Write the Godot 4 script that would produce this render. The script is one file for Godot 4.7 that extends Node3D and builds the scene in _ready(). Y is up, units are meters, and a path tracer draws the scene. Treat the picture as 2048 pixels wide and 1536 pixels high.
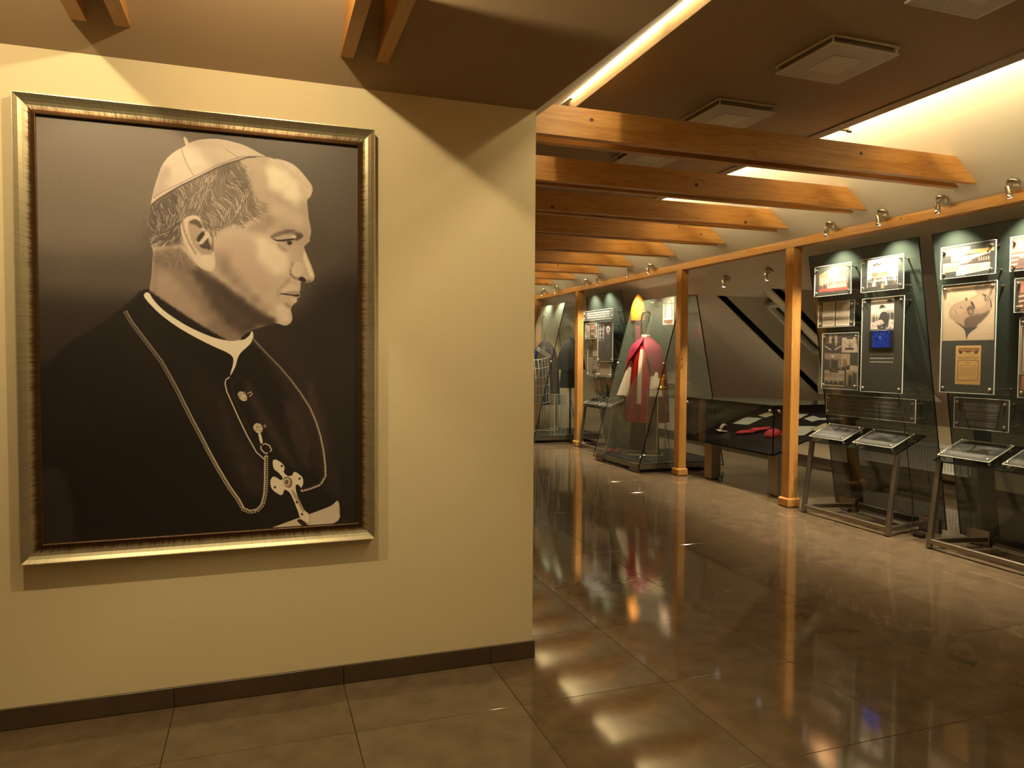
extends Node3D
# A memorial room under a roof: a framed portrait on the near wall, a row of glass display boards and showcases down the long side.
# World: x to the right along the portrait wall, y up, -z down the room; the camera stands at (0, 1.5, 0). Metres.

const TUBE_GLOW := 9.0
const PORTRAIT_K := 1.0
const SPOT_LIT := 5.5
const BAY_LIT := 2.2
const COVE_LIT := 3.0
const STRIP_LIT := 1.7
const SPOT_COLOR := Color(1.0, 0.93, 0.80)
const BAY_COLOR := Color(1.0, 0.91, 0.71)
const TUBE_COLOR := Color(1.0, 0.92, 0.72)
const EXPOSURE := 1.0

func _ready() -> void:
	# camera
	var cam := Camera3D.new()
	cam.name = "camera"
	cam.fov = rad_to_deg(2.0 * atan(768.0 / 1450.37))
	cam.near = 0.02
	cam.far = 60.0
	var yaw := 0.3335404
	var pitch := -0.0372371
	var roll := 0.0061570
	var fwd := Vector3(sin(yaw) * cos(pitch), sin(pitch), -cos(yaw) * cos(pitch))
	var r0 := Vector3(cos(yaw), 0, sin(yaw))
	var u0 := r0.cross(fwd)
	var right := r0 * cos(roll) + u0 * sin(roll)
	var up := u0 * cos(roll) - r0 * sin(roll)
	cam.transform = Transform3D(Basis(right, up, -fwd), Vector3(0, 1.5, 0))
	add_child(cam)
	cam.current = true
	# surroundings: night outside the roof windows
	var we := WorldEnvironment.new()
	we.name = "surroundings"
	var env := Environment.new()
	env.background_mode = Environment.BG_COLOR
	env.background_color = Color(0.01, 0.01, 0.015)
	env.tonemap_mode = Environment.TONE_MAPPER_LINEAR
	env.tonemap_exposure = EXPOSURE
	env.sdfgi_enabled = true
	env.ssao_enabled = true
	env.ssil_enabled = true
	we.environment = env
	add_child(we)
	make_materials()
	build_lamps()
	build_room()
	build_timber()
	build_vents()
	build_portrait()
	build_boards()
	build_lecterns()
	build_table_case()
	build_vestments()
	build_radiator()

# ---------------------------------------------------------------- mesh building
class MB:
	var st := SurfaceTool.new()
	var xf := Transform3D.IDENTITY
	var uvo := Vector2.ZERO
	var flip := false
	func _init() -> void:
		st.begin(Mesh.PRIMITIVE_TRIANGLES)
	func v(p: Vector3, n: Vector3, uv := Vector2.ZERO) -> void:
		st.set_normal((xf.basis * n).normalized())
		st.set_uv(uv + uvo)
		st.add_vertex(xf * p)
	# a, b, c run counter-clockwise as seen from outside
	func tri(a: Vector3, b: Vector3, c: Vector3, ua := Vector2.ZERO, ub := Vector2.ZERO, uc := Vector2.ZERO) -> void:
		var n := (b - a).cross(c - a)
		if n.length_squared() < 1e-16:
			return
		n = n.normalized()
		v(a, n, ua)
		v(c, n, uc)
		v(b, n, ub)
	func quad(a: Vector3, b: Vector3, c: Vector3, d: Vector3, ua := Vector2(0, 1), ub := Vector2(1, 1), uc := Vector2(1, 0), ud := Vector2(0, 0)) -> void:
		tri(a, b, c, ua, ub, uc)
		tri(a, c, d, ua, uc, ud)
	func smooth_tri(p: Array, n: Array, uv: Array) -> void:
		v(p[0], n[0], uv[0])
		v(p[2], n[2], uv[2])
		v(p[1], n[1], uv[1])
	# chamfered box; texture coordinates in metres, u along the longest side
	func box(c: Vector3, s: Vector3, ch := 0.0) -> MB:
		var h := s * 0.5
		ch = minf(ch, minf(h.x, minf(h.y, h.z)) * 0.9)
		var long := s.max_axis_index()
		for ax in 3:
			var u := (ax + 1) % 3
			var w := (ax + 2) % 3
			for sg in [-1.0, 1.0]:
				var q: Array[Vector3] = []
				var uvs: Array[Vector2] = []
				for k in [[-1, -1], [1, -1], [1, 1], [-1, 1]]:
					var p := Vector3.ZERO
					p[ax] = sg * h[ax]
					p[u] = k[0] * (h[u] - ch)
					p[w] = k[1] * (h[w] - ch)
					q.append(c + p)
					uvs.append(Vector2(p[u], p[w]) if u == long else Vector2(p[w], p[u]))
				if sg > 0:
					quad(q[0], q[1], q[2], q[3], uvs[0], uvs[1], uvs[2], uvs[3])
				else:
					quad(q[3], q[2], q[1], q[0], uvs[3], uvs[2], uvs[1], uvs[0])
		if ch > 0.0:
			for ax in 3:
				var u := (ax + 1) % 3
				var w := (ax + 2) % 3
				for su in [-1.0, 1.0]:
					for sw in [-1.0, 1.0]:
						var q: Array[Vector3] = []
						var uvs: Array[Vector2] = []
						for k in [[-1, 0], [1, 0], [1, 1], [-1, 1]]:
							var p := Vector3.ZERO
							p[ax] = k[0] * (h[ax] - ch)
							p[u] = su * (h[u] - (0.0 if k[1] == 0 else ch))
							p[w] = sw * (h[w] - (ch if k[1] == 0 else 0.0))
							q.append(c + p)
							uvs.append(Vector2(p[ax], p[u]) if ax == long else Vector2(p[u] if u == long else p[w], p[ax]))
						if su * sw < 0:
							quad(q[0], q[1], q[2], q[3], uvs[0], uvs[1], uvs[2], uvs[3])
						else:
							quad(q[3], q[2], q[1], q[0], uvs[3], uvs[2], uvs[1], uvs[0])
			for sx in [-1.0, 1.0]:
				for sy in [-1.0, 1.0]:
					for sz in [-1.0, 1.0]:
						var o := Vector3(sx, sy, sz)
						var a := c + Vector3(h.x, h.y - ch, h.z - ch) * o
						var b := c + Vector3(h.x - ch, h.y, h.z - ch) * o
						var d := c + Vector3(h.x - ch, h.y - ch, h.z) * o
						if sx * sy * sz > 0:
							tri(a, b, d)
						else:
							tri(a, d, b)
		return self
	func bar(a: Vector3, b: Vector3, w: float, h: float, ch := 0.0, up := Vector3.UP) -> MB:
		var d := b - a
		var x := d.normalized()
		if absf(x.dot(up)) > 0.99:
			up = Vector3.RIGHT
		var z := x.cross(up).normalized()
		var keep := xf
		xf = xf * Transform3D(Basis(x, z.cross(x), z), (a + b) * 0.5)
		box(Vector3.ZERO, Vector3(d.length(), h, w), ch)
		xf = keep
		return self
	# round tube along a path, radius r (a number or one per point)
	func tube(path: Array, r, sides := 10, closed := false, caps := true) -> MB:
		var n := path.size()
		var rings: Array = []
		var nrm: Array = []
		var up := Vector3.UP
		var last := Vector3.ZERO
		for i in n:
			var d: Vector3
			if closed:
				d = (path[(i + 1) % n] - path[(i - 1 + n) % n]).normalized()
			else:
				d = (path[mini(i + 1, n - 1)] - path[maxi(i - 1, 0)]).normalized()
			if i == 0:
				up = Vector3.UP if absf(d.y) < 0.9 else Vector3.RIGHT
				last = (up - d * up.dot(d)).normalized()
			else:
				last = (last - d * last.dot(d)).normalized()
			var side := d.cross(last)
			var rr: float = r[i] if r is Array else r
			var ring: Array[Vector3] = []
			var rn: Array[Vector3] = []
			for k in sides:
				var a := TAU * k / sides
				var q := last * cos(a) + side * sin(a)
				ring.append(path[i] + q * rr)
				rn.append(q)
			rings.append(ring)
			nrm.append(rn)
		for i in (n if closed else n - 1):
			var j := (i + 1) % n
			for k in sides:
				var m := (k + 1) % sides
				smooth_tri([rings[i][k], rings[j][m], rings[j][k]], [nrm[i][k], nrm[j][m], nrm[j][k]], [Vector2(i, k), Vector2(j, m), Vector2(j, k)])
				smooth_tri([rings[i][k], rings[i][m], rings[j][m]], [nrm[i][k], nrm[i][m], nrm[j][m]], [Vector2(i, k), Vector2(i, m), Vector2(j, m)])
		if caps and not closed:
			for k in range(1, sides - 1):
				tri(rings[0][0], rings[0][k + 1], rings[0][k])
				tri(rings[n - 1][0], rings[n - 1][k], rings[n - 1][k + 1])
		return self
	# a turned body about the y axis; profile of Vector2(radius, height) from the bottom up, sharp where two points repeat
	func lathe(prof: Array, sides := 18) -> MB:
		for i in prof.size() - 1:
			var a: Vector2 = prof[i]
			var b: Vector2 = prof[i + 1]
			if a.distance_squared_to(b) < 1e-12:
				continue
			var na := edge_normal(prof, i, a, b, -1)
			var nb := edge_normal(prof, i + 1, a, b, 1)
			for k in sides:
				var t0 := TAU * k / sides
				var t1 := TAU * (k + 1) / sides
				var d0 := Vector3(cos(t0), 0, -sin(t0))
				var d1 := Vector3(cos(t1), 0, -sin(t1))
				var p := [d0 * a.x + Vector3.UP * a.y, d1 * a.x + Vector3.UP * a.y, d1 * b.x + Vector3.UP * b.y, d0 * b.x + Vector3.UP * b.y]
				var n := [d0 * na.x + Vector3.UP * na.y, d1 * na.x + Vector3.UP * na.y, d1 * nb.x + Vector3.UP * nb.y, d0 * nb.x + Vector3.UP * nb.y]
				var u := [Vector2(float(k) / sides, i), Vector2(float(k + 1) / sides, i), Vector2(float(k + 1) / sides, i + 1), Vector2(float(k) / sides, i + 1)]
				if a.x > 1e-6:
					smooth_tri([p[0], p[1], p[2]], [n[0], n[1], n[2]], [u[0], u[1], u[2]])
				if b.x > 1e-6:
					smooth_tri([p[0], p[2], p[3]], [n[0], n[2], n[3]], [u[0], u[2], u[3]])
		return self
	func edge_normal(prof: Array, i: int, a: Vector2, b: Vector2, way: int) -> Vector2:
		var own := Vector2(b.y - a.y, a.x - b.x).normalized()
		var j := i + way
		if j < 0 or j >= prof.size():
			return own
		var o := Vector2(prof[i].y - prof[j].y, prof[j].x - prof[i].x) if way < 0 else Vector2(prof[j].y - prof[i].y, prof[i].x - prof[j].x)
		if o.length_squared() < 1e-12:
			return own
		o = o.normalized()
		return (own + o).normalized() if own.dot(o) > 0.55 else own
	# a flat outline (Vector2s, counter-clockwise seen from +z) given depth t behind z = 0; holes as further outlines are not handled
	func slab(p: PackedVector2Array, t: float, uvk := 1.0) -> MB:
		if area(p) < 0:
			p = p.duplicate()
			p.reverse()
		var ix := Geometry2D.triangulate_polygon(p)
		for i in range(0, ix.size(), 3):
			var a := p[ix[i]]
			var b := p[ix[i + 1]]
			var c := p[ix[i + 2]]
			if (b - a).cross(c - a) < 0:
				var s := b
				b = c
				c = s
			tri(Vector3(a.x, a.y, 0), Vector3(b.x, b.y, 0), Vector3(c.x, c.y, 0), a * uvk, b * uvk, c * uvk)
			tri(Vector3(a.x, a.y, -t), Vector3(c.x, c.y, -t), Vector3(b.x, b.y, -t), a * uvk, c * uvk, b * uvk)
		for i in p.size():
			var a := p[i]
			var b := p[(i + 1) % p.size()]
			quad(Vector3(a.x, a.y, -t), Vector3(b.x, b.y, -t), Vector3(b.x, b.y, 0), Vector3(a.x, a.y, 0))
		return self
	static func area(p: PackedVector2Array) -> float:
		var s := 0.0
		for i in p.size():
			s += p[i].cross(p[(i + 1) % p.size()])
		return s
	# a solid between two 3D outlines with the same number of points (top a, bottom b), a counter-clockwise from outside
	func hull(a: Array, b: Array) -> MB:
		var n := a.size()
		for i in range(1, n - 1):
			tri(a[0], a[i], a[i + 1])
			tri(b[0], b[i + 1], b[i])
		for i in n:
			var j := (i + 1) % n
			quad(b[i], b[j], a[j], a[i])
		return self
	# a skin through rings of points (each the same length), smooth; wrap joins the ends of each ring
	func loft(rings: Array, wrap := true, cap := false, two := false) -> MB:
		var m: int = rings[0].size()
		var n := rings.size()
		var nr: Array = []
		for i in n:
			var row: Array[Vector3] = []
			for k in m:
				var kn := (k + 1) % m if wrap else mini(k + 1, m - 1)
				var kp := (k - 1 + m) % m if wrap else maxi(k - 1, 0)
				var du: Vector3 = rings[i][kn] - rings[i][kp]
				var dv: Vector3 = rings[mini(i + 1, n - 1)][k] - rings[maxi(i - 1, 0)][k]
				var c := du.cross(dv)
				row.append(c.normalized() if c.length_squared() > 1e-14 else Vector3.UP)
			nr.append(row)
		for side in ([1.0, -1.0] if two else [1.0]):
			for i in n - 1:
				for k in (m if wrap else m - 1):
					var l := (k + 1) % m
					var p := [rings[i][k], rings[i][l], rings[i + 1][l], rings[i + 1][k]]
					var q := [nr[i][k] * side, nr[i][l] * side, nr[i + 1][l] * side, nr[i + 1][k] * side]
					var u := [Vector2(float(k) / m, float(i) / n), Vector2(float(k + 1) / m, float(i) / n), Vector2(float(k + 1) / m, float(i + 1) / n), Vector2(float(k) / m, float(i + 1) / n)]
					for t in ([[0, 1, 2], [0, 2, 3]] if side > 0 else [[0, 2, 1], [0, 3, 2]]):
						smooth_tri([p[t[0]], p[t[1]], p[t[2]]], [q[t[0]], q[t[1]], q[t[2]]], [u[t[0]], u[t[1]], u[t[2]]])
		if cap:
			for k in range(1, m - 1):
				tri(rings[0][0], rings[0][k + 1], rings[0][k])
				tri(rings[n - 1][0], rings[n - 1][k], rings[n - 1][k + 1])
		return self
	func mesh() -> ArrayMesh:
		return st.commit()


# ---------------------------------------------------------------- naming and parenting
var used := {}
func numbered(called: String) -> String:
	var n: int = used.get(called, 0)
	used[called] = n + 1
	return called if n == 0 else "%s_%03d" % [called, n]

func thing(called: String, label: String, category: String, at := Vector3.ZERO, turn := 0.0, group := "") -> Node3D:
	var o := Node3D.new()
	o.name = numbered(called)
	o.position = at
	o.rotation.y = turn
	add_child(o)
	return tag(o, label, category, group)

func tag(o: Node3D, label: String, category: String, group := "") -> Node3D:
	o.set_meta("label", label)
	o.set_meta("category", category)
	if group:
		o.set_meta("group", group)
	return o

# one named mesh; on the root it is numbered, under a thing Godot numbers it
func obj(called: String, m, mat: Material, parent: Node = null) -> MeshInstance3D:
	var o := MeshInstance3D.new()
	o.mesh = m.mesh() if m is MB else m
	o.material_override = mat
	o.cast_shadow = GeometryInstance3D.SHADOW_CASTING_SETTING_DOUBLE_SIDED
	if parent == null:
		o.name = numbered(called)
		add_child(o)
	else:
		o.name = called
		parent.add_child(o, true)
	return o

func struct(called: String, m, mat: Material, label: String, category := "") -> MeshInstance3D:
	var o := obj(called, m, mat)
	o.set_meta("kind", "structure")
	o.set_meta("label", label)
	o.set_meta("category", category if category else called.get_slice("_", 0))
	return o

func V3(x: float, y: float, z: float) -> Vector3:
	return Vector3(x, y, z)
# ---------------------------------------------------------------- materials
var M := {}

func mat(called: String, c: Color, rough := 0.6, metal := 0.0, spec := 0.5) -> StandardMaterial3D:
	var m := StandardMaterial3D.new()
	m.resource_name = called
	m.albedo_color = c
	m.roughness = rough
	m.metallic = metal
	m.metallic_specular = spec
	M[called] = m
	return m

func glass(called: String, c: Color, rough := 0.03) -> StandardMaterial3D:
	var m := mat(called, c, rough)
	m.transparency = BaseMaterial3D.TRANSPARENCY_ALPHA
	return m

func noise_tex(freq: float, seed_: int, lo: float, hi: float, normal := 0.0, size := 256, octaves := 4) -> NoiseTexture2D:
	var n := FastNoiseLite.new()
	n.seed = seed_
	n.frequency = freq
	n.fractal_octaves = octaves
	var t := NoiseTexture2D.new()
	t.width = size
	t.height = size
	t.seamless = true
	t.noise = n
	if normal > 0.0:
		t.as_normal_map = true
		t.bump_strength = normal
	else:
		var g := Gradient.new()
		g.set_color(0, Color(lo, lo, lo))
		g.set_color(1, Color(hi, hi, hi))
		t.color_ramp = g
	return t

# pale glued softwood: 2.0 m of grain across 0.5 m, a few knots
func wood_image(seed_: int, knots: int) -> ImageTexture:
	var w := 768
	var h := 192
	var n := FastNoiseLite.new()
	n.seed = seed_
	n.frequency = 1.0
	n.fractal_octaves = 3
	var im := Image.create_empty(w, h, false, Image.FORMAT_RGB8)
	var rng := RandomNumberGenerator.new()
	rng.seed = seed_
	var kn: Array[Vector3] = []
	for i in knots:
		kn.append(Vector3(rng.randf_range(0.1, 1.9), rng.randf_range(0.04, 0.46), rng.randf_range(0.008, 0.016)))
	var light := Color(0.83, 0.66, 0.42)
	var dark := Color(0.66, 0.45, 0.24)
	for y in h:
		for x in w:
			var p := Vector2(x * 2.0 / w, y * 0.5 / h)
			var pull := 0.0
			var spot := 0.0
			for k in kn:
				var d := Vector2((p.x - k.x) * 0.45, p.y - k.y)
				var r := d.length() / k.z
				if r < 6.0:
					pull += exp(-r * 0.7) * 0.035 * signf(d.y + 0.0001)
					spot = maxf(spot, 1.0 - smoothstep(0.5, 1.15, Vector2((p.x - k.x) * 0.8, p.y - k.y).length() / k.z))
			var g := n.get_noise_2d(p.x * 0.9, (p.y - pull) * 11.0)
			var band := 0.5 + 0.5 * sin((p.y - pull) * 60.0 + g * 9.0)
			var fibre := n.get_noise_2d(p.x * 7.0 + 40.0, p.y * 190.0)
			var t := clampf(0.22 + 0.3 * pow(band, 3.0) + 0.22 * g + 0.24 * fibre, 0, 1)
			var c := light.lerp(dark, t)
			im.set_pixel(x, y, c.lerp(Color(0.27, 0.14, 0.06), spot * 0.9))
	return ImageTexture.create_from_image(im)

func make_materials() -> void:
	var wall := mat("wall_paint", Color(0.82, 0.76, 0.62), 0.75, 0, 0.3)
	wall.normal_enabled = true
	wall.normal_texture = noise_tex(0.09, 3, 0, 1, 1.6)
	wall.normal_scale = 0.12
	wall.uv1_triplanar = true
	wall.uv1_scale = Vector3.ONE * 3.0
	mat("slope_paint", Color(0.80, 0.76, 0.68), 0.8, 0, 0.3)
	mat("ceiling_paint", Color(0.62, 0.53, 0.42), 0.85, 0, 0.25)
	mat("trim_paint", Color(0.50, 0.44, 0.35), 0.6)
	mat("white_enamel", Color(0.86, 0.84, 0.78), 0.35)
	mat("vent_white", Color(0.80, 0.75, 0.66), 0.55)
	mat("grout", Color(0.20, 0.15, 0.10), 0.9)
	for i in 3:
		var t := mat("tile_%d" % i, Color(0.400, 0.335, 0.250).lightened(0.02 * i), 0.07, 0, 0.5)
		t.albedo_texture = noise_tex(0.02, 20 + i, 0.84, 1.0, 0.0, 256, 5)
		t.uv1_scale = Vector3.ONE * 1.1
		var k := mat("skirting_%d" % i, Color(0.30, 0.235, 0.17).lightened(0.015 * i), 0.3)
		k.albedo_texture = t.albedo_texture
	for i in 3:
		var w := mat("wood_%d" % i, Color(0.90, 0.85, 0.74), 0.42, 0, 0.4)
		w.albedo_texture = wood_image(50 + i, [2, 3, 7][i])
		w.uv1_scale = Vector3(0.5, 2.0, 1.0)
	mat("steel", Color(0.58, 0.55, 0.50), 0.32, 0.9)
	mat("satin_nickel", Color(0.72, 0.69, 0.62), 0.28, 1.0)
	mat("chrome", Color(0.90, 0.89, 0.86), 0.08, 1.0)
	mat("black_metal", Color(0.05, 0.045, 0.04), 0.45)
	mat("black_backing", Color(0.025, 0.02, 0.02), 0.35)
	glass("clear_glass", Color(0.55, 0.62, 0.55, 0.05))
	glass("acrylic", Color(0.8, 0.82, 0.78, 0.03))
	glass("smoked_glass", Color(0.20, 0.235, 0.21, 0.60), 0.05)
	glass("black_glass", Color(0.03, 0.035, 0.03, 0.42), 0.04)
	mat("glass_edge", Color(0.04, 0.06, 0.05), 0.2)
	mat("acrylic_edge", Color(0.75, 0.76, 0.70), 0.25)
	mat("night_pane", Color(0.02, 0.02, 0.025), 0.05)
	mat("magenta_cloth", Color(0.56, 0.075, 0.20), 0.7)
	mat("maroon_cloth", Color(0.42, 0.075, 0.16), 0.75)
	mat("red_silk", Color(0.72, 0.13, 0.10), 0.5)
	mat("white_linen", Color(0.90, 0.86, 0.76), 0.85)
	mat("gold_cloth", Color(0.83, 0.56, 0.16), 0.55, 0.1)
	mat("red_wool", Color(0.60, 0.06, 0.10), 0.8)
	mat("red_leather", Color(0.50, 0.11, 0.10), 0.4)
	mat("cream_leather", Color(0.80, 0.70, 0.52), 0.6)
	mat("gold", Color(0.95, 0.72, 0.28), 0.18, 1.0)
	mat("blue_cloth", Color(0.10, 0.20, 0.38), 0.6)
	mat("dark_cloth", Color(0.05, 0.045, 0.04), 0.8)
	mat("cable_black", Color(0.015, 0.014, 0.013), 0.5)
	mat("letter_white", Color(0.80, 0.77, 0.70), 0.6)
	mat("letter_grey", Color(0.46, 0.43, 0.39), 0.6)
	var e := mat("tube_glow", Color(1, 1, 1), 0.5)
	e.emission_enabled = true
	e.emission = Color(1.0, 0.90, 0.66)
	e.emission_energy_multiplier = TUBE_GLOW
	var b := mat("bulb_glow", Color(1, 1, 1), 0.4)
	b.emission_enabled = true
	b.emission = Color(0.93, 0.95, 1.0)
	b.emission_energy_multiplier = 3.0

func print_mat(called: String, t: Texture2D, k := 1.0, rough := 0.35) -> StandardMaterial3D:
	var m := mat(called, Color(k, k, k), rough)
	m.albedo_texture = t
	return m
# ---------------------------------------------------------------- the room
const ZW := -3.344      # face of the portrait wall
const XC := 1.274       # its free end
const ZF := 1.8         # wall behind the camera
const ZE := -13.45      # far end wall
const XK := 7.55        # knee wall under the roof slope
const H2 := 3.18        # suspended ceiling
const MS := 0.78        # pitch of the long roof slope
const HOLES := [[-7.94, -7.08], [-6.90, -6.04], [-12.90, -12.04], [-11.86, -11.00]]

func slope_y(x: float) -> float:
	return 2.69 - MS * (x - 5.02)

func poly3(pts: Array, off: Vector3) -> MB:
	var back: Array = []
	for q in pts:
		back.append(q + off)
	return MB.new().hull(pts, back)

func build_room() -> void:
	var wp: Material = M.wall_paint
	var sp: Material = M.slope_paint
	var cp: Material = M.ceiling_paint
	# floor: a grout bed with every tile laid on it
	var fl := struct("floor", MB.new().box(V3(1.775, -0.055, (ZF + ZE) / 2), V3(11.95, 0.10, ZF - ZE + 0.3)), M.grout, "glossy brown stone tile floor running the length of the room", "floor")
	var tiles: Array[Mesh] = []
	for i in 3:
		var b := MB.new()
		b.box(V3(0, -0.006, 0), V3(0.7035, 0.012, 0.7035), 0.0012)
		tiles.append(b.mesh())
	var n := 0
	for ix in range(-7, 10):
		for iz in range(-6, 16):
			var cx := 1.055 + 0.706 * ix + 0.353
			var cz := -2.888 - 0.706 * iz - 0.353
			if cz < ZE - 0.2 or cz > ZF or cx > XK + 0.3 or cx < -3.2:
				continue
			if cx < XC - 0.2 and cz < ZW - 0.5:
				continue
			n += 1
			if n > 300:
				continue
			var q := (ix * 7 + iz * 13) % 3
			obj("tile", tiles[absi(q)], M["tile_%d" % absi((ix * 5 + iz * 3) % 3)], fl).position = V3(cx, 0, cz)
	# walls
	struct("wall_left", MB.new().box(V3((XC - 4) / 2, 1.6, ZW - 0.1), V3(XC + 4, 3.2, 0.2)), wp, "cream painted wall behind the framed portrait")
	struct("wall_inner", MB.new().box(V3(XC - 0.1, 1.35, (ZW - 0.2 + ZE) / 2), V3(0.2, 2.7, absf(ZE - ZW) - 0.2)), wp, "cream return wall running away behind the portrait wall")
	struct("wall_far", MB.new().box(V3(4.4, 1.8, ZE - 0.1), V3(6.6, 3.8, 0.2)), wp, "gable wall closing the far end of the room")
	struct("wall_back", MB.new().box(V3(1.8, 1.8, ZF + 0.1), V3(12, 3.8, 0.2)), wp, "wall behind the viewer")
	struct("wall_west", MB.new().box(V3(-4.1, 1.6, (ZF + ZW) / 2), V3(0.2, 3.4, ZF - ZW + 0.6)), wp, "side wall left of the portrait bay")
	struct("wall_right", MB.new().box(V3(XK + 0.1, 0.36, (ZF + ZE) / 2), V3(0.2, 0.74, ZF - ZE)), wp, "low cream knee wall under the roof slope")
	# skirting of stone strips
	var sk := struct("baseboard_left", MB.new().box(V3((XC - 4) / 2, 0.043, ZW + 0.004), V3(XC + 4, 0.078, 0.006)), M.grout, "brown stone skirting along the foot of the portrait wall", "baseboard")
	var x := 1.055 - 0.706 * 7
	while x < XC:
		var x1 := minf(x + 0.706, XC + 0.011)
		obj("skirting_tile", MB.new().box(V3((x + x1) / 2, 0.044, ZW + 0.006), V3(x1 - x - 0.0025, 0.084, 0.012), 0.001), M["skirting_%d" % (absi(int(x * 10)) % 3)], sk)
		x = x1 if x1 > XC else x + 0.706
	obj("skirting_tile", MB.new().box(V3(XC + 0.006, 0.044, ZW - 0.18), V3(0.012, 0.084, 0.37), 0.001), M.skirting_1, sk)
	var sr := struct("baseboard_right", MB.new().box(V3(XK - 0.003, 0.045, (ZF + ZE) / 2), V3(0.006, 0.082, ZF - ZE)), M.grout, "brown stone skirting along the knee wall", "baseboard")
	var z := -2.888 - 0.706 * 15
	while z < -3.0:
		obj("skirting_tile", MB.new().box(V3(XK - 0.006, 0.045, z + 0.353), V3(0.012, 0.088, 0.702), 0.001), M["skirting_%d" % (absi(int(z * 10)) % 3)], sr)
		z += 0.706
	# suspended ceiling over the long wing, its lit edges, and the ceilings of the portrait bay
	var zc := (ZF + ZE) / 2
	var zl := ZF - ZE
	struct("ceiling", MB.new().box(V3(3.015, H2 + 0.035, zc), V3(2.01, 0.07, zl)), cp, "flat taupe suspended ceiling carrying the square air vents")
	struct("trim_1", MB.new().box(V3(3.97, H2 - 0.004, zc), V3(0.10, 0.010, zl), 0.002), M.trim_paint, "grey metal strip along the glowing edge of the suspended ceiling", "trim")
	struct("ceiling_deck", MB.new().box(V3(3.1, 3.64, zc), V3(2.2, 0.14, zl)), sp, "upper deck hidden above the suspended ceiling", "ceiling")
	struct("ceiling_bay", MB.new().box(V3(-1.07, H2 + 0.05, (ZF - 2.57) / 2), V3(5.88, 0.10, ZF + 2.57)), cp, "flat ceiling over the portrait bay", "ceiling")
	struct("ceiling_lip", MB.new().box(V3(1.86, 3.37, (ZF - 2.57) / 2), V3(0.04, 0.46, ZF + 2.57)), sp, "upright edge beside the fluorescent strip light", "ceiling")
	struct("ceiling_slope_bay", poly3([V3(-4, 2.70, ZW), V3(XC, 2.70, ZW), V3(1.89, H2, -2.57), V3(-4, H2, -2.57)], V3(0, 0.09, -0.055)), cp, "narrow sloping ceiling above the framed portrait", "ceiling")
	struct("ceiling_slope_left", poly3([V3(XC, 2.70, ZW), V3(XC, 2.70, ZE), V3(2.377, 3.56, ZE), V3(2.377, 3.56, -2.57), V3(1.89, H2, -2.57)], V3(-0.05, 0.08, 0)), sp, "sloping ceiling behind the fluorescent strip light", "ceiling")
	build_slope(sp)
	for i in HOLES.size():
		build_window(i + 1, HOLES[i][0], HOLES[i][1])

# the long roof slope with wells for the roof windows
func build_slope(sp: Material) -> void:
	var b := MB.new()
	var up := V3(MS, 1, 0).normalized() * 0.08
	var at := func(x: float, z: float) -> Vector3: return V3(x, slope_y(x), z)
	var piece := func(x0: float, x1: float, z0: float, z1: float) -> void:
		# z0 nearer the viewer; seen from below
		var a := [at.call(x0, z0), at.call(x1, z0), at.call(x1, z1), at.call(x0, z1)]
		a.reverse()
		var c: Array = []
		for q in a:
			c.append(q + up)
		if ((a[1] - a[0]).cross(a[2] - a[0])).y > 0:
			a.reverse()
			c.reverse()
		b.hull(a, c)
	piece.call(3.90, 5.52, ZF, ZE)
	piece.call(7.147, XK + 0.1, ZF, ZE)
	var zs := [ZF]
	var hs := HOLES.duplicate()
	hs.sort_custom(func(p, q): return p[1] > q[1])
	var z := ZF
	for h in hs:
		piece.call(5.52, 7.147, z, h[1])
		z = h[0]
	piece.call(5.52, 7.147, z, ZE)
	struct("ceiling_slope_right", b, sp, "long cream roof slope descending behind the wooden posts", "ceiling")

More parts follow.
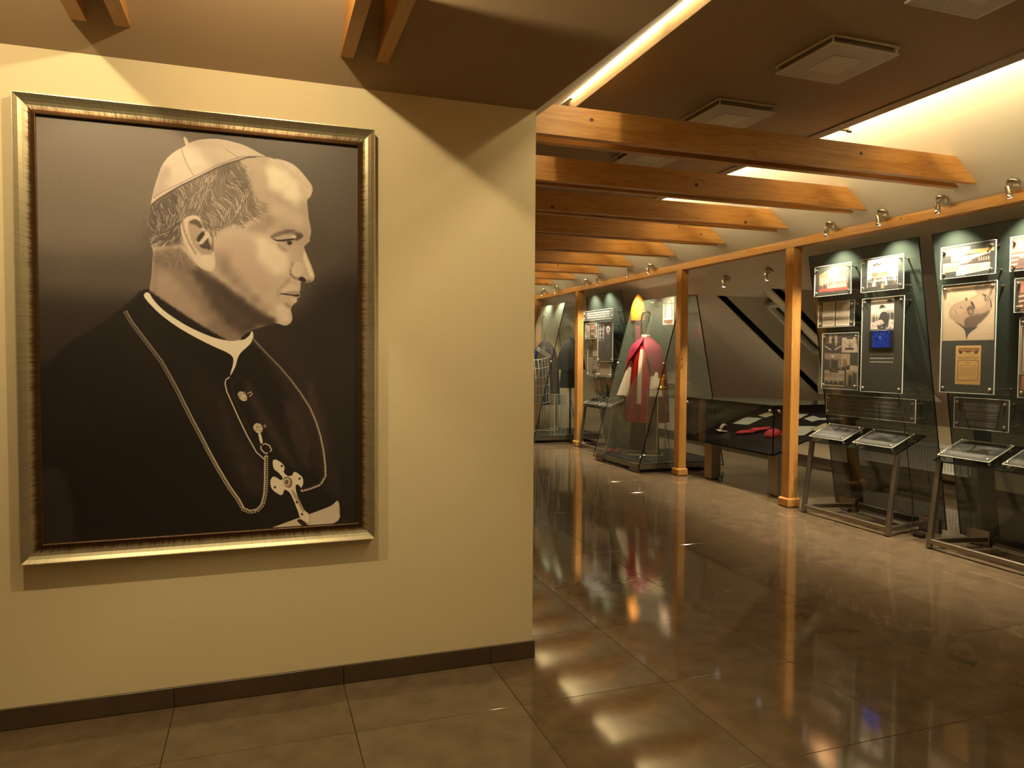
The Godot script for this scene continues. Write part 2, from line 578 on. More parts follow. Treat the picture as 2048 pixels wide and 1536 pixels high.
func build_window(n: int, z0: float, z1: float) -> void:
	var nrm := V3(MS, 1, 0).normalized()
	var yt := slope_y(5.52)
	var yb := slope_y(7.147)
	# outer plane half a metre above the slope: well cut level at the head, upright at the foot
	var f := func(x: float, y: float) -> float: return (V3(x - 5.02, y - 2.69, 0)).dot(nrm)
	var xt := 5.52 + 0.5 * nrm.length() / nrm.x
	var yo := yb + 0.5 / nrm.y
	var A := V3(5.52, yt, 0)
	var B := V3(7.147, yb, 0)
	var C := V3(7.147, yo, 0)
	var D := V3(xt, yt, 0)
	var o := V3(0, 0, 1)
	var t := 0.03
	var w := MB.new()
	# far and near cheeks, head and foot reveals, each a thin board
	for zz in [z0, z1]:
		var s := -t if zz == z0 else t
		var a := [A + o * zz, B + o * zz, C + o * zz, D + o * zz]
		var c := [A + o * (zz + s), B + o * (zz + s), C + o * (zz + s), D + o * (zz + s)]
		if s > 0:
			a.reverse()
			c.reverse()
		w.hull(a, c)
	w.hull([A + o * z0, A + o * z1, D + o * z1, D + o * z0], [A + o * z0 + V3(0, t, 0), A + o * z1 + V3(0, t, 0), D + o * z1 + V3(0, t, 0), D + o * z0 + V3(0, t, 0)])
	w.hull([B + o * z1, B + o * z0, C + o * z0, C + o * z1], [B + o * z1 + V3(t, 0, 0), B + o * z0 + V3(t, 0, 0), C + o * z0 + V3(t, 0, 0), C + o * z1 + V3(t, 0, 0)])
	var o2 := struct("window_%d" % n, w, M.slope_paint, "roof window well number %d counted from the second wooden post" % n, "window")
	o2.set_meta("label", ["roof window well left of the wooden post, over the glass table case", "roof window well beside the first display board", "far roof window well by the last post", "far roof window well beyond the vestment showcase"][n - 1])
	# frame and dark pane near the outer plane
	var inn := nrm * -0.11
	var fr := MB.new()
	for zz in [z0 + 0.03, z1 - 0.03]:
		fr.bar(D + inn + o * zz, C + inn + o * zz, 0.06, 0.06, 0.004, nrm)
	for q in [D + (C - D).normalized() * 0.03, C - (C - D).normalized() * 0.03]:
		fr.bar(q + inn + o * z0, q + inn + o * z1, 0.06, 0.06, 0.004, nrm)
	obj("window_frame", fr, M.white_enamel, o2)
	var pc := (C + D) * 0.5 + nrm * 0.0
	var pb := MB.new()
	pb.bar(pc + o * z0 - nrm * 0.02, pc + o * z1 - nrm * 0.02, (C - D).length(), 0.01, 0.0, nrm)
	obj("pane", pb, M.night_pane, o2)
# ---------------------------------------------------------------- timber
const TIES := [-3.907, -4.917, -5.900, -6.912, -7.950, -9.050, -10.000, -10.940, -11.880]
const YB := 2.778
const YT := 2.950

func wood_box(c: Vector3, s: Vector3, ch: float, seed_: int) -> MB:
	var b := MB.new()
	b.uvo = Vector2(fposmod(seed_ * 0.737, 2.0), fposmod(seed_ * 0.213, 0.5))
	return b.box(c, s, ch)

func build_timber() -> void:
	var ord := ["nearest", "second", "third", "fourth", "fifth", "sixth", "seventh", "eighth", "farthest"]
	for i in TIES.size():
		var z: float = TIES[i]
		var t := thing("tie_beam", "%s pale wooden tie beam crossing under the flat ceiling of the long room" % ord[i], "beam", V3(3.0, YB, z), 0, "paired tie beams under the ceiling")
		for k in 2:
			var zz := -0.0275 - k * 0.148
			# ends cut to the two roof slopes
			var xr0 := 5.02 + (2.69 - YB) / MS - 3.0
			var xr1 := 5.02 + (2.69 - YT) / MS - 3.0
			var xl0 := XC + (YB - 2.70) / MS - 3.0
			var xl1 := XC + (YT - 2.70) / MS - 3.0
			var b := MB.new()
			b.uvo = Vector2(i * 0.61 + k * 0.37, i * 0.17 + k * 0.29)
			var h := YT - YB
			var p := PackedVector2Array([Vector2(xl0, 0), Vector2(xr0, 0), Vector2(xr1, h), Vector2(xl1, h)])
			b.xf.origin = V3(0, 0, zz + 0.0275)
			b.slab(p, 0.055)
			obj("board", b, M["wood_%d" % ((i + k) % 2)], t)
	# the two pairs over the portrait
	for i in 2:
		var x0: float = [-0.678, 0.330][i]
		var t := thing("tie_beam", ["pair of wooden boards meeting the slope above the left half of the portrait frame", "pair of wooden boards meeting the slope above the right half of the portrait frame"][i], "beam", V3(x0, YB, ZW), 0, "paired boards over the portrait")
		for k in 2:
			var b := MB.new()
			b.uvo = Vector2(i * 0.5 + k * 0.3, i * 0.2 + k * 0.11)
			var z0 := (YB - 2.70) / 0.62
			var z1 := (YT - 2.70) / 0.62
			var p := PackedVector2Array([Vector2(z0, 0), Vector2(3.6, 0), Vector2(3.6, YT - YB), Vector2(z1, YT - YB)])
			# outline in the (z, y) plane, thickness along x
			b.xf = Transform3D(Basis(V3(0, 0, 1), V3(0, 1, 0), V3(-1, 0, 0)), V3(k * 0.150, 0, 0))
			b.slab(p, 0.055)
			obj("board", b, M["wood_%d" % (k % 2)], t)
	# header and posts
	var hd := thing("header_beam", "long wooden header rail on the posts with the spotlights above it", "beam", V3(5.0725, 2.61, -5.6))
	obj("rail", wood_box(V3(0, 0.042, 0), V3(0.105, 0.084, 15.4), 0.004, 3), M.wood_1, hd)
	var pl := ["wooden post with dark knots between the glass table case and the first display board", "wooden post between the glass table case and the vestment showcase", "slim far wooden post beside the violet lit text board", "farthest wooden post half hidden by the edge of the portrait wall"]
	var pz_ := [-6.005, -8.045, -11.195, -13.15]
	for i in 4:
		var t := thing("wooden_post", pl[i], "post", V3(5.0725, 0, pz_[i]), 0, "posts carrying the header rail")
		obj("shaft", wood_box(V3(0, 1.305, 0), V3(0.105, 2.61, 0.118), 0.004, i * 3 + 1), M.wood_2, t)
		var f := MB.new()
		f.uvo = Vector2(i * 0.3, 0.2)
		var r := [0.074, 0.080]
		var ring := func(rx: float, rz: float, y: float) -> Array: return [V3(rx, y, rz), V3(rx, y, -rz), V3(-rx, y, -rz), V3(-rx, y, rz)]
		f.box(V3(0, 0.047, 0), V3(0.152, 0.094, 0.165), 0.014)
		obj("foot_block", f, M.wood_0, t)

# ---------------------------------------------------------------- the framed portrait
func build_portrait() -> void:
	var x0 := -0.899
	var x1 := 0.4885
	var y0 := 0.668
	var y1 := 2.5095
	var t := thing("framed_portrait", "large sepia portrait of a clergyman in profile in a wide silver and bronze frame", "picture", V3((x0 + x1) / 2, y0, ZW))
	var w := x1 - x0
	var h := y1 - y0
	var prof := [Vector2(0, 0), Vector2(0, 0.052), Vector2(0.0015, 0.055), Vector2(0.0045, 0.055), Vector2(0.007, 0.0525), Vector2(0.018, 0.043), Vector2(0.030, 0.0355), Vector2(0.042, 0.0315), Vector2(0.050, 0.0310), Vector2(0.058, 0.0325), Vector2(0.068, 0.0375), Vector2(0.0735, 0.0400), Vector2(0.0750, 0.0390), Vector2(0.0752, 0.015)]
	var m := frame_mat()
	for side in 4:
		var b := MB.new()
		for i in prof.size() - 1:
			var p: Vector2 = prof[i]
			var q: Vector2 = prof[i + 1]
			var c := func(k: int, v: Vector2) -> Vector3:
				var s: Array = [[-1, 0], [1, 0], [1, 1], [-1, 1]][k % 4]
				return V3(s[0] * (w / 2 - v.x), v.x if s[1] == 0 else h - v.x, v.y)
			var a0: Vector3 = c.call(side, p)
			var a1: Vector3 = c.call(side + 1, p)
			var b1: Vector3 = c.call(side + 1, q)
			var b0: Vector3 = c.call(side, q)
			var l := (w if side % 2 == 0 else h) * 2.0
			var u0 := p.x / 0.0752
			var u1 := q.x / 0.0752
			b.quad(a0, a1, b1, b0, Vector2(p.x, u0), Vector2(l - p.x, u0), Vector2(l - q.x, u1), Vector2(q.x, u1))
		obj("frame_rail", b, m, t)
	var pic := MB.new()
	pic.box(V3(0, h / 2, 0.013), V3(w - 0.148, h - 0.148, 0.008))
	obj("canvas_back", pic, M.black_backing, t)
	var pw := 1.2445
	var ph := 1.6915
	var face := MB.new()
	var cy := h / 2
	face.box(V3(0, cy, 0.0195), V3(pw - 0.006, ph - 0.006, 0.003))
	obj("canvas_edge", face, M.trim_paint, t)
	var fr := MB.new()
	var e := 0.021 + 0.0012
	fr.quad(V3(-pw / 2 + 0.003, cy - ph / 2 + 0.003, e), V3(pw / 2 - 0.003, cy - ph / 2 + 0.003, e), V3(pw / 2 - 0.003, cy + ph / 2 - 0.003, e), V3(-pw / 2 + 0.003, cy + ph / 2 - 0.003, e))
	obj("printed_portrait", fr, print_mat("portrait_print", paint_portrait(), PORTRAIT_K, 0.5), t)

# brushed silver outer scoop, speckled bronze towards the picture
func frame_mat() -> StandardMaterial3D:
	var w := 512
	var h := 64
	var im := Image.create_empty(w, h, false, Image.FORMAT_RGB8)
	var rng := RandomNumberGenerator.new()
	rng.seed = 11
	var silver := Color(0.74, 0.70, 0.58)
	var bronze := Color(0.50, 0.37, 0.24)
	var deep := Color(0.24, 0.15, 0.09)
	for x in w:
		var streak := rng.randf()
		for y in h:
			var t := float(y) / h
			var k := smoothstep(0.52, 0.78, t + (streak - 0.5) * 0.22)
			var c := silver.lerp(bronze, k)
			c = c.lerp(deep, k * rng.randf() * 0.8)
			if t < 0.06:
				c = Color(0.90, 0.86, 0.74)
			c = c.darkened((0.16 if t < 0.5 else 0.1) * rng.randf() + 0.1 * streak)
			if t > 0.985:
				c = Color(0.02, 0.015, 0.01)
			im.set_pixel(x, y, c)
	var m := mat("frame_finish", Color.WHITE, 0.36, 0.75)
	m.albedo_texture = ImageTexture.create_from_image(im)
	m.uv1_scale = Vector3(1.0, 1.0, 1.0)
	return m

# ---------------------------------------------------------------- lamps
func spot_lamp(z: float, x: float, label: String, aim: Vector3, lit: float) -> void:
	var nrm := V3(-MS, -1, 0).normalized()
	var base := V3(x, slope_y(x), z)
	var t := thing("spotlight", label, "spotlight", base, 0, "chrome spotlights along the roof slope")
	var side := V3(0, 0, 1)
	var up := Basis(nrm.cross(side), nrm, side).orthonormalized()
	var b := MB.new()
	b.xf.basis = up
	b.lathe([Vector2(0, -0.001), Vector2(0.043, -0.001), Vector2(0.043, 0.020), Vector2(0.040, 0.024), Vector2(0.012, 0.026), Vector2(0, 0.026)], 24)
	obj("base", b, M.satin_nickel, t)
	var knuckle := nrm * 0.075 + V3(-0.012, -0.006, 0.004)
	var arm := MB.new()
	arm.tube([nrm * 0.02, nrm * 0.055, knuckle], 0.0055, 8)
	obj("arm", arm, M.satin_nickel, t)
	aim = aim.normalized()
	var hb := Basis.looking_at(aim, V3(0, 0, 1)) * Basis(V3(1, 0, 0), V3(0, 0, -1), V3(0, 1, 0))
	# head axis is +y of hb, along aim
	var h := MB.new()
	h.xf = Transform3D(hb, knuckle)
	h.lathe([Vector2(0, -0.030), Vector2(0.017, -0.030), Vector2(0.019, -0.027), Vector2(0.019, 0.018), Vector2(0.021, 0.024), Vector2(0.021, 0.024)], 18)
	obj("head", h, M.satin_nickel, t)
	var r := MB.new()
	r.xf = Transform3D(hb, knuckle)
	r.lathe([Vector2(0.015, 0.022), Vector2(0.020, 0.024), Vector2(0.0265, 0.050), Vector2(0.0275, 0.056), Vector2(0.0255, 0.056), Vector2(0.0245, 0.050), Vector2(0.015, 0.024)], 18)
	obj("reflector", r, M.chrome, t)
	var g := MB.new()
	g.xf = Transform3D(hb, knuckle)
	g.lathe([Vector2(0, 0.049), Vector2(0.0225, 0.049), Vector2(0.0225, 0.054), Vector2(0.010, 0.057), Vector2(0, 0.0575)], 16)
	obj("lit_bulb", g, M.bulb_glow, t)
	var s := SpotLight3D.new()
	s.name = "beam_of_light"
	s.light_color = SPOT_COLOR
	s.light_energy = lit
	s.spot_angle = 52.0
	s.spot_angle_attenuation = 0.9
	s.spot_range = 14.0
	s.spot_attenuation = 2.0
	s.light_size = 0.012
	s.shadow_enabled = true
	t.add_child(s)
	s.transform = Transform3D(Basis.looking_at(aim, V3(0, 0, 1)), knuckle + aim * 0.064)

func bay_lamp(at: Vector3, label: String) -> void:
	# outside the picture: flood lamps under the bay ceiling that light the portrait
	var t := thing("flood_lamp", label, "lamp", at, 0, "flood lamps over the portrait")
	var b := MB.new()
	b.lathe([Vector2(0, 0.19), Vector2(0.05, 0.19), Vector2(0.05, 0.21), Vector2(0, 0.21)], 20)
	b.tube([V3(0, 0.19, 0), V3(0, 0.05, 0)], 0.006, 8)
	b.lathe([Vector2(0.03, 0.02), Vector2(0.034, 0.02), Vector2(0.024, 0.06), Vector2(0, 0.062)], 16)
	obj("fitting", b, M.satin_nickel, t)
	var g := MB.new()
	g.xf.origin = V3(0, 0.012, 0)
	g.lathe([Vector2(0, -0.012), Vector2(0.012, -0.009), Vector2(0.014, 0), Vector2(0.008, 0.012), Vector2(0, 0.014)], 12)
	obj("lit_bulb", g, M.bulb_glow, t)
	var o := OmniLight3D.new()
	o.name = "lamp_light"
	o.light_color = BAY_COLOR
	o.light_energy = BAY_LIT
	o.light_size = 0.02
	o.omni_range = 14.0
	o.omni_attenuation = 2.0
	o.shadow_enabled = true
	t.add_child(o)
	o.position = V3(0, 0.0, 0)

func strip_light(called: String, label: String, x: float, y: float, z0: float, z1: float, face: Vector3, lit: float, n: int) -> void:
	var t := thing(called, label, "strip light", V3(x, y, 0))
	var l := (z1 - z0) / n
	var hb := MB.new()
	hb.box(V3(-face.x * 0.035, -face.y * 0.035, (z0 + z1) / 2), V3(0.05, 0.03, absf(z1 - z0)), 0.003)
	obj("housing", hb, M.white_enamel, t)
	for i in n:
		var b := MB.new()
		b.tube([V3(0, 0, z0 + l * i + 0.02 * signf(l)), V3(0, 0, z0 + l * (i + 1) - 0.02 * signf(l))], 0.014, 12)
		obj("lit_tube", b, M.tube_glow, t)
		var a := AreaLight3D.new()
		a.name = "tube_light"
		a.light_color = TUBE_COLOR
		a.light_energy = lit
		a.area_size = Vector2(absf(l) - 0.04, 0.028)
		a.shadow_enabled = true
		a.set("area_range", 14.0)
		t.add_child(a)
		var f := face.normalized()
		a.transform = Transform3D(Basis(V3(0, 0, 1), (-f).cross(V3(0, 0, 1)), -f), f * 0.017 + V3(0, 0, z0 + l * (i + 0.5)))

func build_lamps() -> void:
	strip_light("cove_strip_light", "hidden strip light washing the roof slope past the ceiling edge", 3.93, H2 + 0.115, 1.6, -13.2, V3(0.9, 0.42, 0), COVE_LIT, 12)
	strip_light("ceiling_strip_light", "long glowing fluorescent strip light in the ceiling slot above the nearest beam", 2.02, H2 + 0.094, 1.6, -4.62, V3(-0.75, -0.66, 0), STRIP_LIT, 5)
	# wire clips that hold the strip
	var cl: Node3D = get_node("ceiling_strip_light")
	for z in [-4.42, -4.0, -3.2]:
		var b := MB.new()
		b.tube([V3(0.012, -0.03, z), V3(0.014, -0.045, z - 0.01), V3(0.013, -0.105, z - 0.012)], 0.0018, 6)
		obj("wire_clip", b, M.steel, cl)
	# fittings of the cove seen between the beams
	for i in 4:
		var z: float = [-4.30, -5.27, -6.28, -7.3][i]
		var t := thing("cove_bracket", "dark end bracket of the hidden strip light, %s along the ceiling edge" % ["first", "second", "third", "fourth"][i], "bracket", V3(4.05, H2 - 0.01, z), 0, "brackets along the glowing ceiling edge")
		obj("plate", MB.new().box(V3(0.01, 0.03, 0), V3(0.07, 0.05, 0.03), 0.003), M.steel, t)
		obj("stub", MB.new().tube([V3(0.03, 0.0, 0.01), V3(0.062, 0.0, 0.012)], 0.009, 8), M.black_metal, t)
	for i in 2:
		bay_lamp([V3(-0.86, 2.97, -2.21), V3(0.05, 2.97, -2.21)][i], ["flood lamp out of view left above the portrait", "flood lamp out of view right above the portrait"][i])
	var lab := ["spotlight at the right picture edge above the second display board", "spotlight between the first and second display boards", "spotlight above the right half of the first display board", "spotlight above the left half of the first display board", "nearer of two spotlights above the mitre showcase", "farther of two spotlights above the mitre showcase", "nearer of two spotlights above the violet lit text board", "farther of two spotlights above the violet lit text board", "nearer of two spotlights above the dark robe showcase", "farthest spotlight, above the dark robe showcase"]
	var zs := [-3.669, -4.23, -4.791, -5.381, -8.628, -9.206, -10.195, -10.669, -11.89, -12.502]
	for i in zs.size():
		spot_lamp(zs[i], 4.955, "chrome " + lab[i], V3(0.22, -1.0, 0.05 * (-1 if i % 2 else 1)), SPOT_LIT)
	spot_lamp(-7.423, 5.300, "chrome spotlight on the roof slope, left of the roof window well", V3(0.10, -1, 0.12), SPOT_LIT)
	spot_lamp(-6.648, 5.298, "chrome spotlight on the roof slope, touching the knotty wooden post", V3(0.16, -1, 0.12), SPOT_LIT)

func build_vents() -> void:
	var holes := Image.create_empty(512, 512, false, Image.FORMAT_RGB8)
	holes.fill(Color.WHITE)
	for y in 32:
		for x in 32:
			var d := Vector2(absf(x - 15.5), absf(y - 15.5))
			if maxf(d.x, d.y) < 7.6:
				continue
			for j in range(-4, 5):
				var hw := int(sqrt(16.5 - j * j)) if j * j < 16 else 0
				holes.fill_rect(Rect2i(x * 16 + 8 - hw, y * 16 + 8 + j, hw * 2, 1), Color(0.16, 0.12, 0.09))
	var hm := mat("perforated_plate", Color(0.80, 0.75, 0.66), 0.6)
	hm.albedo_texture = ImageTexture.create_from_image(holes)
	var zc := [-2.40, -3.285, -4.27, -5.31]
	for i in 4:
		var t := thing("ceiling_vent", ["square perforated air vent cut off by the top picture edge", "square perforated air vent fully in view before the nearest beam", "square perforated air vent partly behind the nearest beam", "square perforated air vent seen between the first and second beams"][i], "air vent", V3(3.03, H2, zc[i]), 0, "air vents in the suspended ceiling")
		var f := 0.225
		var r := MB.new()
		for s in [-1, 1]:
			r.box(V3(s * (f - 0.006), -0.006, 0), V3(0.012, 0.012, f * 2), 0.002)
			r.box(V3(0, -0.006, s * (f - 0.006)), V3(f * 2 - 0.026, 0.012, 0.012), 0.002)
		obj("rim", r, M.vent_white, t)
		obj("duct_throat", MB.new().box(V3(0, -0.014, 0), V3(0.40, 0.024, 0.40)), M.trim_paint, t)
		for sx in [-1, 1]:
			for sz in [-1, 1]:
				obj("spacer", MB.new().tube([V3(sx * (f - 0.012), -0.012, sz * (f - 0.012)), V3(sx * (f - 0.012), -0.036, sz * (f - 0.012))], 0.005, 8), M.vent_white, t)
		var p := MB.new()
		p.xf = Transform3D(Basis(V3(1, 0, 0), V3(0, 0, 1), V3(0, -1, 0)), V3(0, -0.046, 0))
		var e := f - 0.012
		p.quad(V3(-e, -e, 0), V3(e, -e, 0), V3(e, e, 0), V3(-e, e, 0))
		p.quad(V3(e, -e, -0.005), V3(-e, -e, -0.005), V3(-e, e, -0.005), V3(e, e, -0.005))
		obj("perforated_plate", p, hm, t)
		var b := MB.new()
		for s in [-1, 1]:
			b.box(V3(s * (f - 0.006), -0.043, 0), V3(0.012, 0.009, f * 2), 0.002)
			b.box(V3(0, -0.043, s * (f - 0.006)), V3(f * 2 - 0.026, 0.009, 0.012), 0.002)
		obj("plate_rim", b, M.vent_white, t)
		obj("centre_plate", MB.new().box(V3(0, -0.048, 0), V3(0.21, 0.004, 0.21), 0.001), M.vent_white, t)
# ---------------------------------------------------------------- display boards, plates, lecterns, showcases
const FACE := -PI / 2   # a thing turned so that its own +z looks across the room to the viewer (-x)

func board_x(y: float) -> float:
	return 5.508 - 0.1633 * (y - 0.05)

# a glass pane with its own edge strips
func pane(p: PackedVector2Array, t: float, skin: Material, edge: Material, parent: Node, called := "pane", at := Transform3D.IDENTITY) -> void:
	var b := MB.new()
	b.slab(p, t)
	var o := obj(called, b, skin, parent)
	o.transform = at
	var e := MB.new()
	for i in p.size():
		var a := p[i]
		var c := p[(i + 1) % p.size()]
		e.bar(V3(a.x, a.y, -t / 2), V3(c.x, c.y, -t / 2), t * 1.15, t * 0.5, 0.0, V3(0, 0, 1).cross(V3(c.x - a.x, c.y - a.y, 0)).normalized())
	var eo := obj(called + "_edge", e, edge, parent)
	eo.transform = at

func display_board(label: String, z0: float, z1: float) -> void:
	var w := z1 - z0
	var t := thing("display_board", label, "display board", V3(board_x(0.05), 0.05, (z0 + z1) / 2), FACE, "leaning smoked glass display boards")
	var tilt := Basis(V3(1, 0, 0), atan(0.1633))
	var l := 2.455 / cos(atan(0.1633))
	pane(PackedVector2Array([Vector2(-w / 2, 0), Vector2(w / 2, 0), Vector2(w / 2, l), Vector2(-w / 2, l)]), 0.008, M.smoked_glass, M.glass_edge, t, "smoked_pane", Transform3D(tilt, Vector3.ZERO))
	for s in [-1, 1]:
		var x: float = s * (w / 2 - 0.165)
		obj("clamp_plate", MB.new().box(V3(x, 0.012, 0.008), V3(0.2, 0.125, 0.008), 0.001), M.steel, t)
		obj("clamp_plate", MB.new().box(V3(x, 0.012, -0.022), V3(0.2, 0.125, 0.008), 0.001), M.steel, t)
		obj("foot", MB.new().box(V3(x, -0.042, -0.03), V3(0.09, 0.016, 0.14), 0.003), M.black_metal, t)
	obj("base_rail", MB.new().box(V3(0, 0.005, -0.035), V3(w - 0.36, 0.075, 0.03), 0.002), M.steel, t)
	# the leaning prop behind
	var pr := MB.new()
	pr.bar(V3(-w / 2 + 0.22, -0.03, -0.075), V3(-w / 2 + 0.22, 1.0, 0.085), 0.13, 0.03, 0.003)
	obj("rear_prop", pr, M.black_metal, t)

func standoff(parent: Node, x: float, y: float, back: float, r := 0.0105) -> void:
	var b := MB.new()
	b.xf = Transform3D(Basis(V3(1, 0, 0), V3(0, 0, 1), V3(0, -1, 0)), V3(x, y, 0))
	b.lathe([Vector2(0, -back), Vector2(r * 0.9, -back), Vector2(r * 0.9, -back + 0.012), Vector2(0.0055, -back + 0.012), Vector2(0.0055, -0.006), Vector2(r, -0.006), Vector2(r, 0.010), Vector2(r * 0.8, 0.013), Vector2(0, 0.014)], 14)
	obj("standoff", b, M.satin_nickel, parent)

# prints: [texture, y0, y1, z0, z1, name, roughness]
func plate(called: String, label: String, cat: String, X: float, y0: float, y1: float, z0: float, z1: float, prints: Array, group: String, backing := false) -> Node3D:
	var t := thing(called, label, cat, V3(X, y0, (z0 + z1) / 2), FACE, group)
	var w := z1 - z0
	var h := y1 - y0
	var zc := (z0 + z1) / 2
	pane(PackedVector2Array([Vector2(-w / 2, 0), Vector2(w / 2, 0), Vector2(w / 2, h), Vector2(-w / 2, h)]), 0.006, M.acrylic, M.acrylic_edge, t, "acrylic_pane")
	if backing:
		obj("black_backing", MB.new().box(V3(0, h / 2, -0.008), V3(w, h, 0.003)), M.black_backing, t)
	for p in prints:
		var b := MB.new()
		var a := V3(p[3] - zc, p[1] - y0, -0.0062)
		var c := V3(p[4] - zc, p[2] - y0, -0.0062)
		var m := MB.new()
		m.quad(V3(a.x, a.y, a.z), V3(c.x, a.y, a.z), V3(c.x, c.y, a.z), V3(a.x, c.y, a.z))
		m.box(V3((a.x + c.x) / 2, (a.y + c.y) / 2, -0.0068), V3(c.x - a.x, c.y - a.y, 0.001))
		obj(p[5], m, p[0], t)
	for sx in [-1, 1]:
		for y in [y0 + 0.035, y1 - 0.035]:
			standoff(t, sx * (w / 2 - 0.03), y - y0, board_x(y) - X)
	return t

func letters(parent: Node, s: String, x: float, y: float, z: float, size: float, m: Material, centred := true, serif := true, italic := 0.0, width := 0.0) -> void:
	var f := SystemFont.new()
	f.font_names = PackedStringArray(["Droid Serif" if serif else "Droid Sans"])
	var tm := TextMesh.new()
	tm.font = f
	tm.text = s
	tm.font_size = 32
	tm.pixel_size = size / 32.0
	tm.depth = 0.0006
	tm.curve_step = 4.0
	tm.horizontal_alignment = HORIZONTAL_ALIGNMENT_CENTER if centred else HORIZONTAL_ALIGNMENT_LEFT
	var o := obj("lettering", tm, m, parent)
	var k := 1.0
	if width > 0.0:
		var bw := tm.get_aabb().size.x
		k = width / maxf(bw, 0.001)
	o.transform = Transform3D(Basis(V3(k, 0, 0), V3(italic, 1, 0), V3(0, 0, 1)), V3(x, y, z))

func P(f: Texture2D, n: String, k := 0.9) -> StandardMaterial3D:
	return print_mat(n, f, k)

func build_boards() -> void:
	display_board("smoked glass board behind the first lectern, with the blue crowd screen", -5.835, -4.575)
	display_board("smoked glass board at the right picture edge, with the large resting man photo", -4.445, -3.15)
	display_board("distant smoked glass board left of the vestment showcase", -11.03, -9.785)
	var g := "acrylic photo plates on the glass boards"
	plate("photo_plate", "acrylic plate with a warm red photo of a crowded gilded church", "photo plate", 5.055, 2.095, 2.38, -5.69, -5.23, [[P(pr_choir(), "choir_print"), 2.130, 2.365, -5.635, -5.277, "photo_print"]], g)
	plate("photo_plate", "acrylic plate with a photo of a dark crowd before a white building", "photo plate", 5.055, 2.09, 2.38, -5.115, -4.662, [[P(pr_building(), "building_print", 1.0), 2.11, 2.368, -5.052, -4.725, "photo_print"]], g)
	plate("letter_plate", "acrylic plate with two cream pages of handwriting side by side", "photo plate", 5.115, 1.803, 2.042, -5.70, -5.246, [[P(pr_letter(41), "letter_a"), 1.811, 2.038, -5.646, -5.489, "letter_page"], [P(pr_letter(42), "letter_b"), 1.811, 2.04, -5.474, -5.308, "letter_page"]], g)
	var d := plate("photo_plate", "tall black plate with a man in a bowler hat above three lines of text", "photo plate", 5.08, 1.212, 2.035, -5.12, -4.672, [[P(pr_walker(), "walker_print", 1.0), 1.761, 2.031, -5.026, -4.779, "photo_print"]], g, true)
	var tl := ["Arkivyskupas Jurgis Matulaitis Amerikoje, 1926 m.", "Archbishop Jurgis Matulaitis in America, 1926", "Arcybiskup Jerzy Matulewicz w Ameryce, 1926 r."]
	for i in 3:
		letters(d, tl[i], 0.0, 1.541 - 0.032 * i - 1.212, -0.0052, 0.0145, M.letter_white, true, true, 0.2, 0.255)
	# small screen let into the black plate
	var sc := thing("video_screen", "small glowing screen showing a blue crowd below the bowler hat man", "screen", V3(5.074, 1.595, -4.899), FACE)
	obj("bezel", MB.new().box(V3(0, 0.0775, -0.006), V3(0.256, 0.157, 0.012), 0.002), M.black_metal, sc)
	var sm := mat("screen_picture", Color(0.02, 0.02, 0.03), 0.2)
	sm.emission_enabled = true
	sm.emission = Color.BLACK
	sm.emission_texture = pr_blue()
	sm.emission_energy_multiplier = 0.4
	var sq := MB.new()
	sq.quad(V3(-0.092, 0.007, 0.0008), V3(0.098, 0.007, 0.0008), V3(0.098, 0.147, 0.0008), V3(-0.092, 0.147, 0.0008))
	obj("display", sq, sm, sc)
	var sl := AreaLight3D.new()
	sl.name = "screen_light"
	sl.light_color = Color(0.35, 0.5, 1.0)
	sl.light_energy = 0.004
	sl.area_size = Vector2(0.19, 0.14)
	sl.shadow_enabled = true
	sc.add_child(sl)
	sl.transform = Transform3D(Basis(V3(-1, 0, 0), V3(0, 1, 0), V3(0, 0, -1)), V3(0, 0.077, 0.012))
	plate("photo_plate", "acrylic plate with a patchwork of six brown historic photos", "photo plate", 5.12, 1.218, 1.743, -5.642, -5.192, [
		[P(pr_hall(0), "hall_0"), 1.565, 1.74, -5.616, -5.399, "photo_print"], [P(pr_hall(1), "hall_1"), 1.56, 1.717, -5.397, -5.203, "photo_print"],
		[P(pr_hall(2), "hall_2"), 1.405, 1.553, -5.614, -5.407, "photo_print"], [P(pr_hall(3), "hall_3"), 1.40, 1.549, -5.405, -5.296, "photo_print"],
		[P(pr_hall(4), "hall_4"), 1.245, 1.392, -5.610, -5.361, "photo_print"], [P(pr_hall(5), "hall_5"), 1.247, 1.441, -5.338, -5.199, "photo_print"]], g)
	var f := plate("text_plate", "wide clear plate with dim lines of text low on the first board", "text plate", 5.226, 0.962, 1.16, -5.69, -4.665, [], "text plates on the boards")
	obj("black_backing", MB.new().box(V3(0, 0.099, -0.008), V3(1.02, 0.19, 0.002)), M.black_glass, f)
	var ft := ["Manau, kad mano misija Lietuvoje padės jungtis,", "bei eiti drauge, nesipykti ir gerbti vieniems kitus.", "In my opinion, my mission in Lithuania will help unite the country,", "Myślę, że moja misja na Litwie pomoże zjednoczyć kraj."]
	for i in 4:
		letters(f, ft[i], 0.0, 0.155 - 0.037 * i, -0.0052, [0.034, 0.034, 0.020, 0.020][i], M.letter_grey, true, true, 0.2, [0.66, 0.64, 0.80, 0.86][i])
	# second board
	plate("photo_plate", "acrylic plate with a yellow newspaper masthead and an old printing house", "photo plate", 5.055, 2.131, 2.376, -4.315, -3.864, [[P(pr_newspaper(), "newspaper_print"), 2.140, 2.366, -4.308, -3.872, "photo_print"]], g)
	var h := plate("photo_plate", "tall plate with a large sepia photo of a man resting on a pillow", "photo plate", 5.08, 1.245, 2.082, -4.316, -3.866, [[P(pr_rest(), "rest_print"), 1.648, 2.068, -4.311, -3.882, "photo_print"], [P(pr_magazine(), "magazine_print", 0.95), 1.312, 1.608, -4.188, -3.979, "magazine_cover"]], g, true)
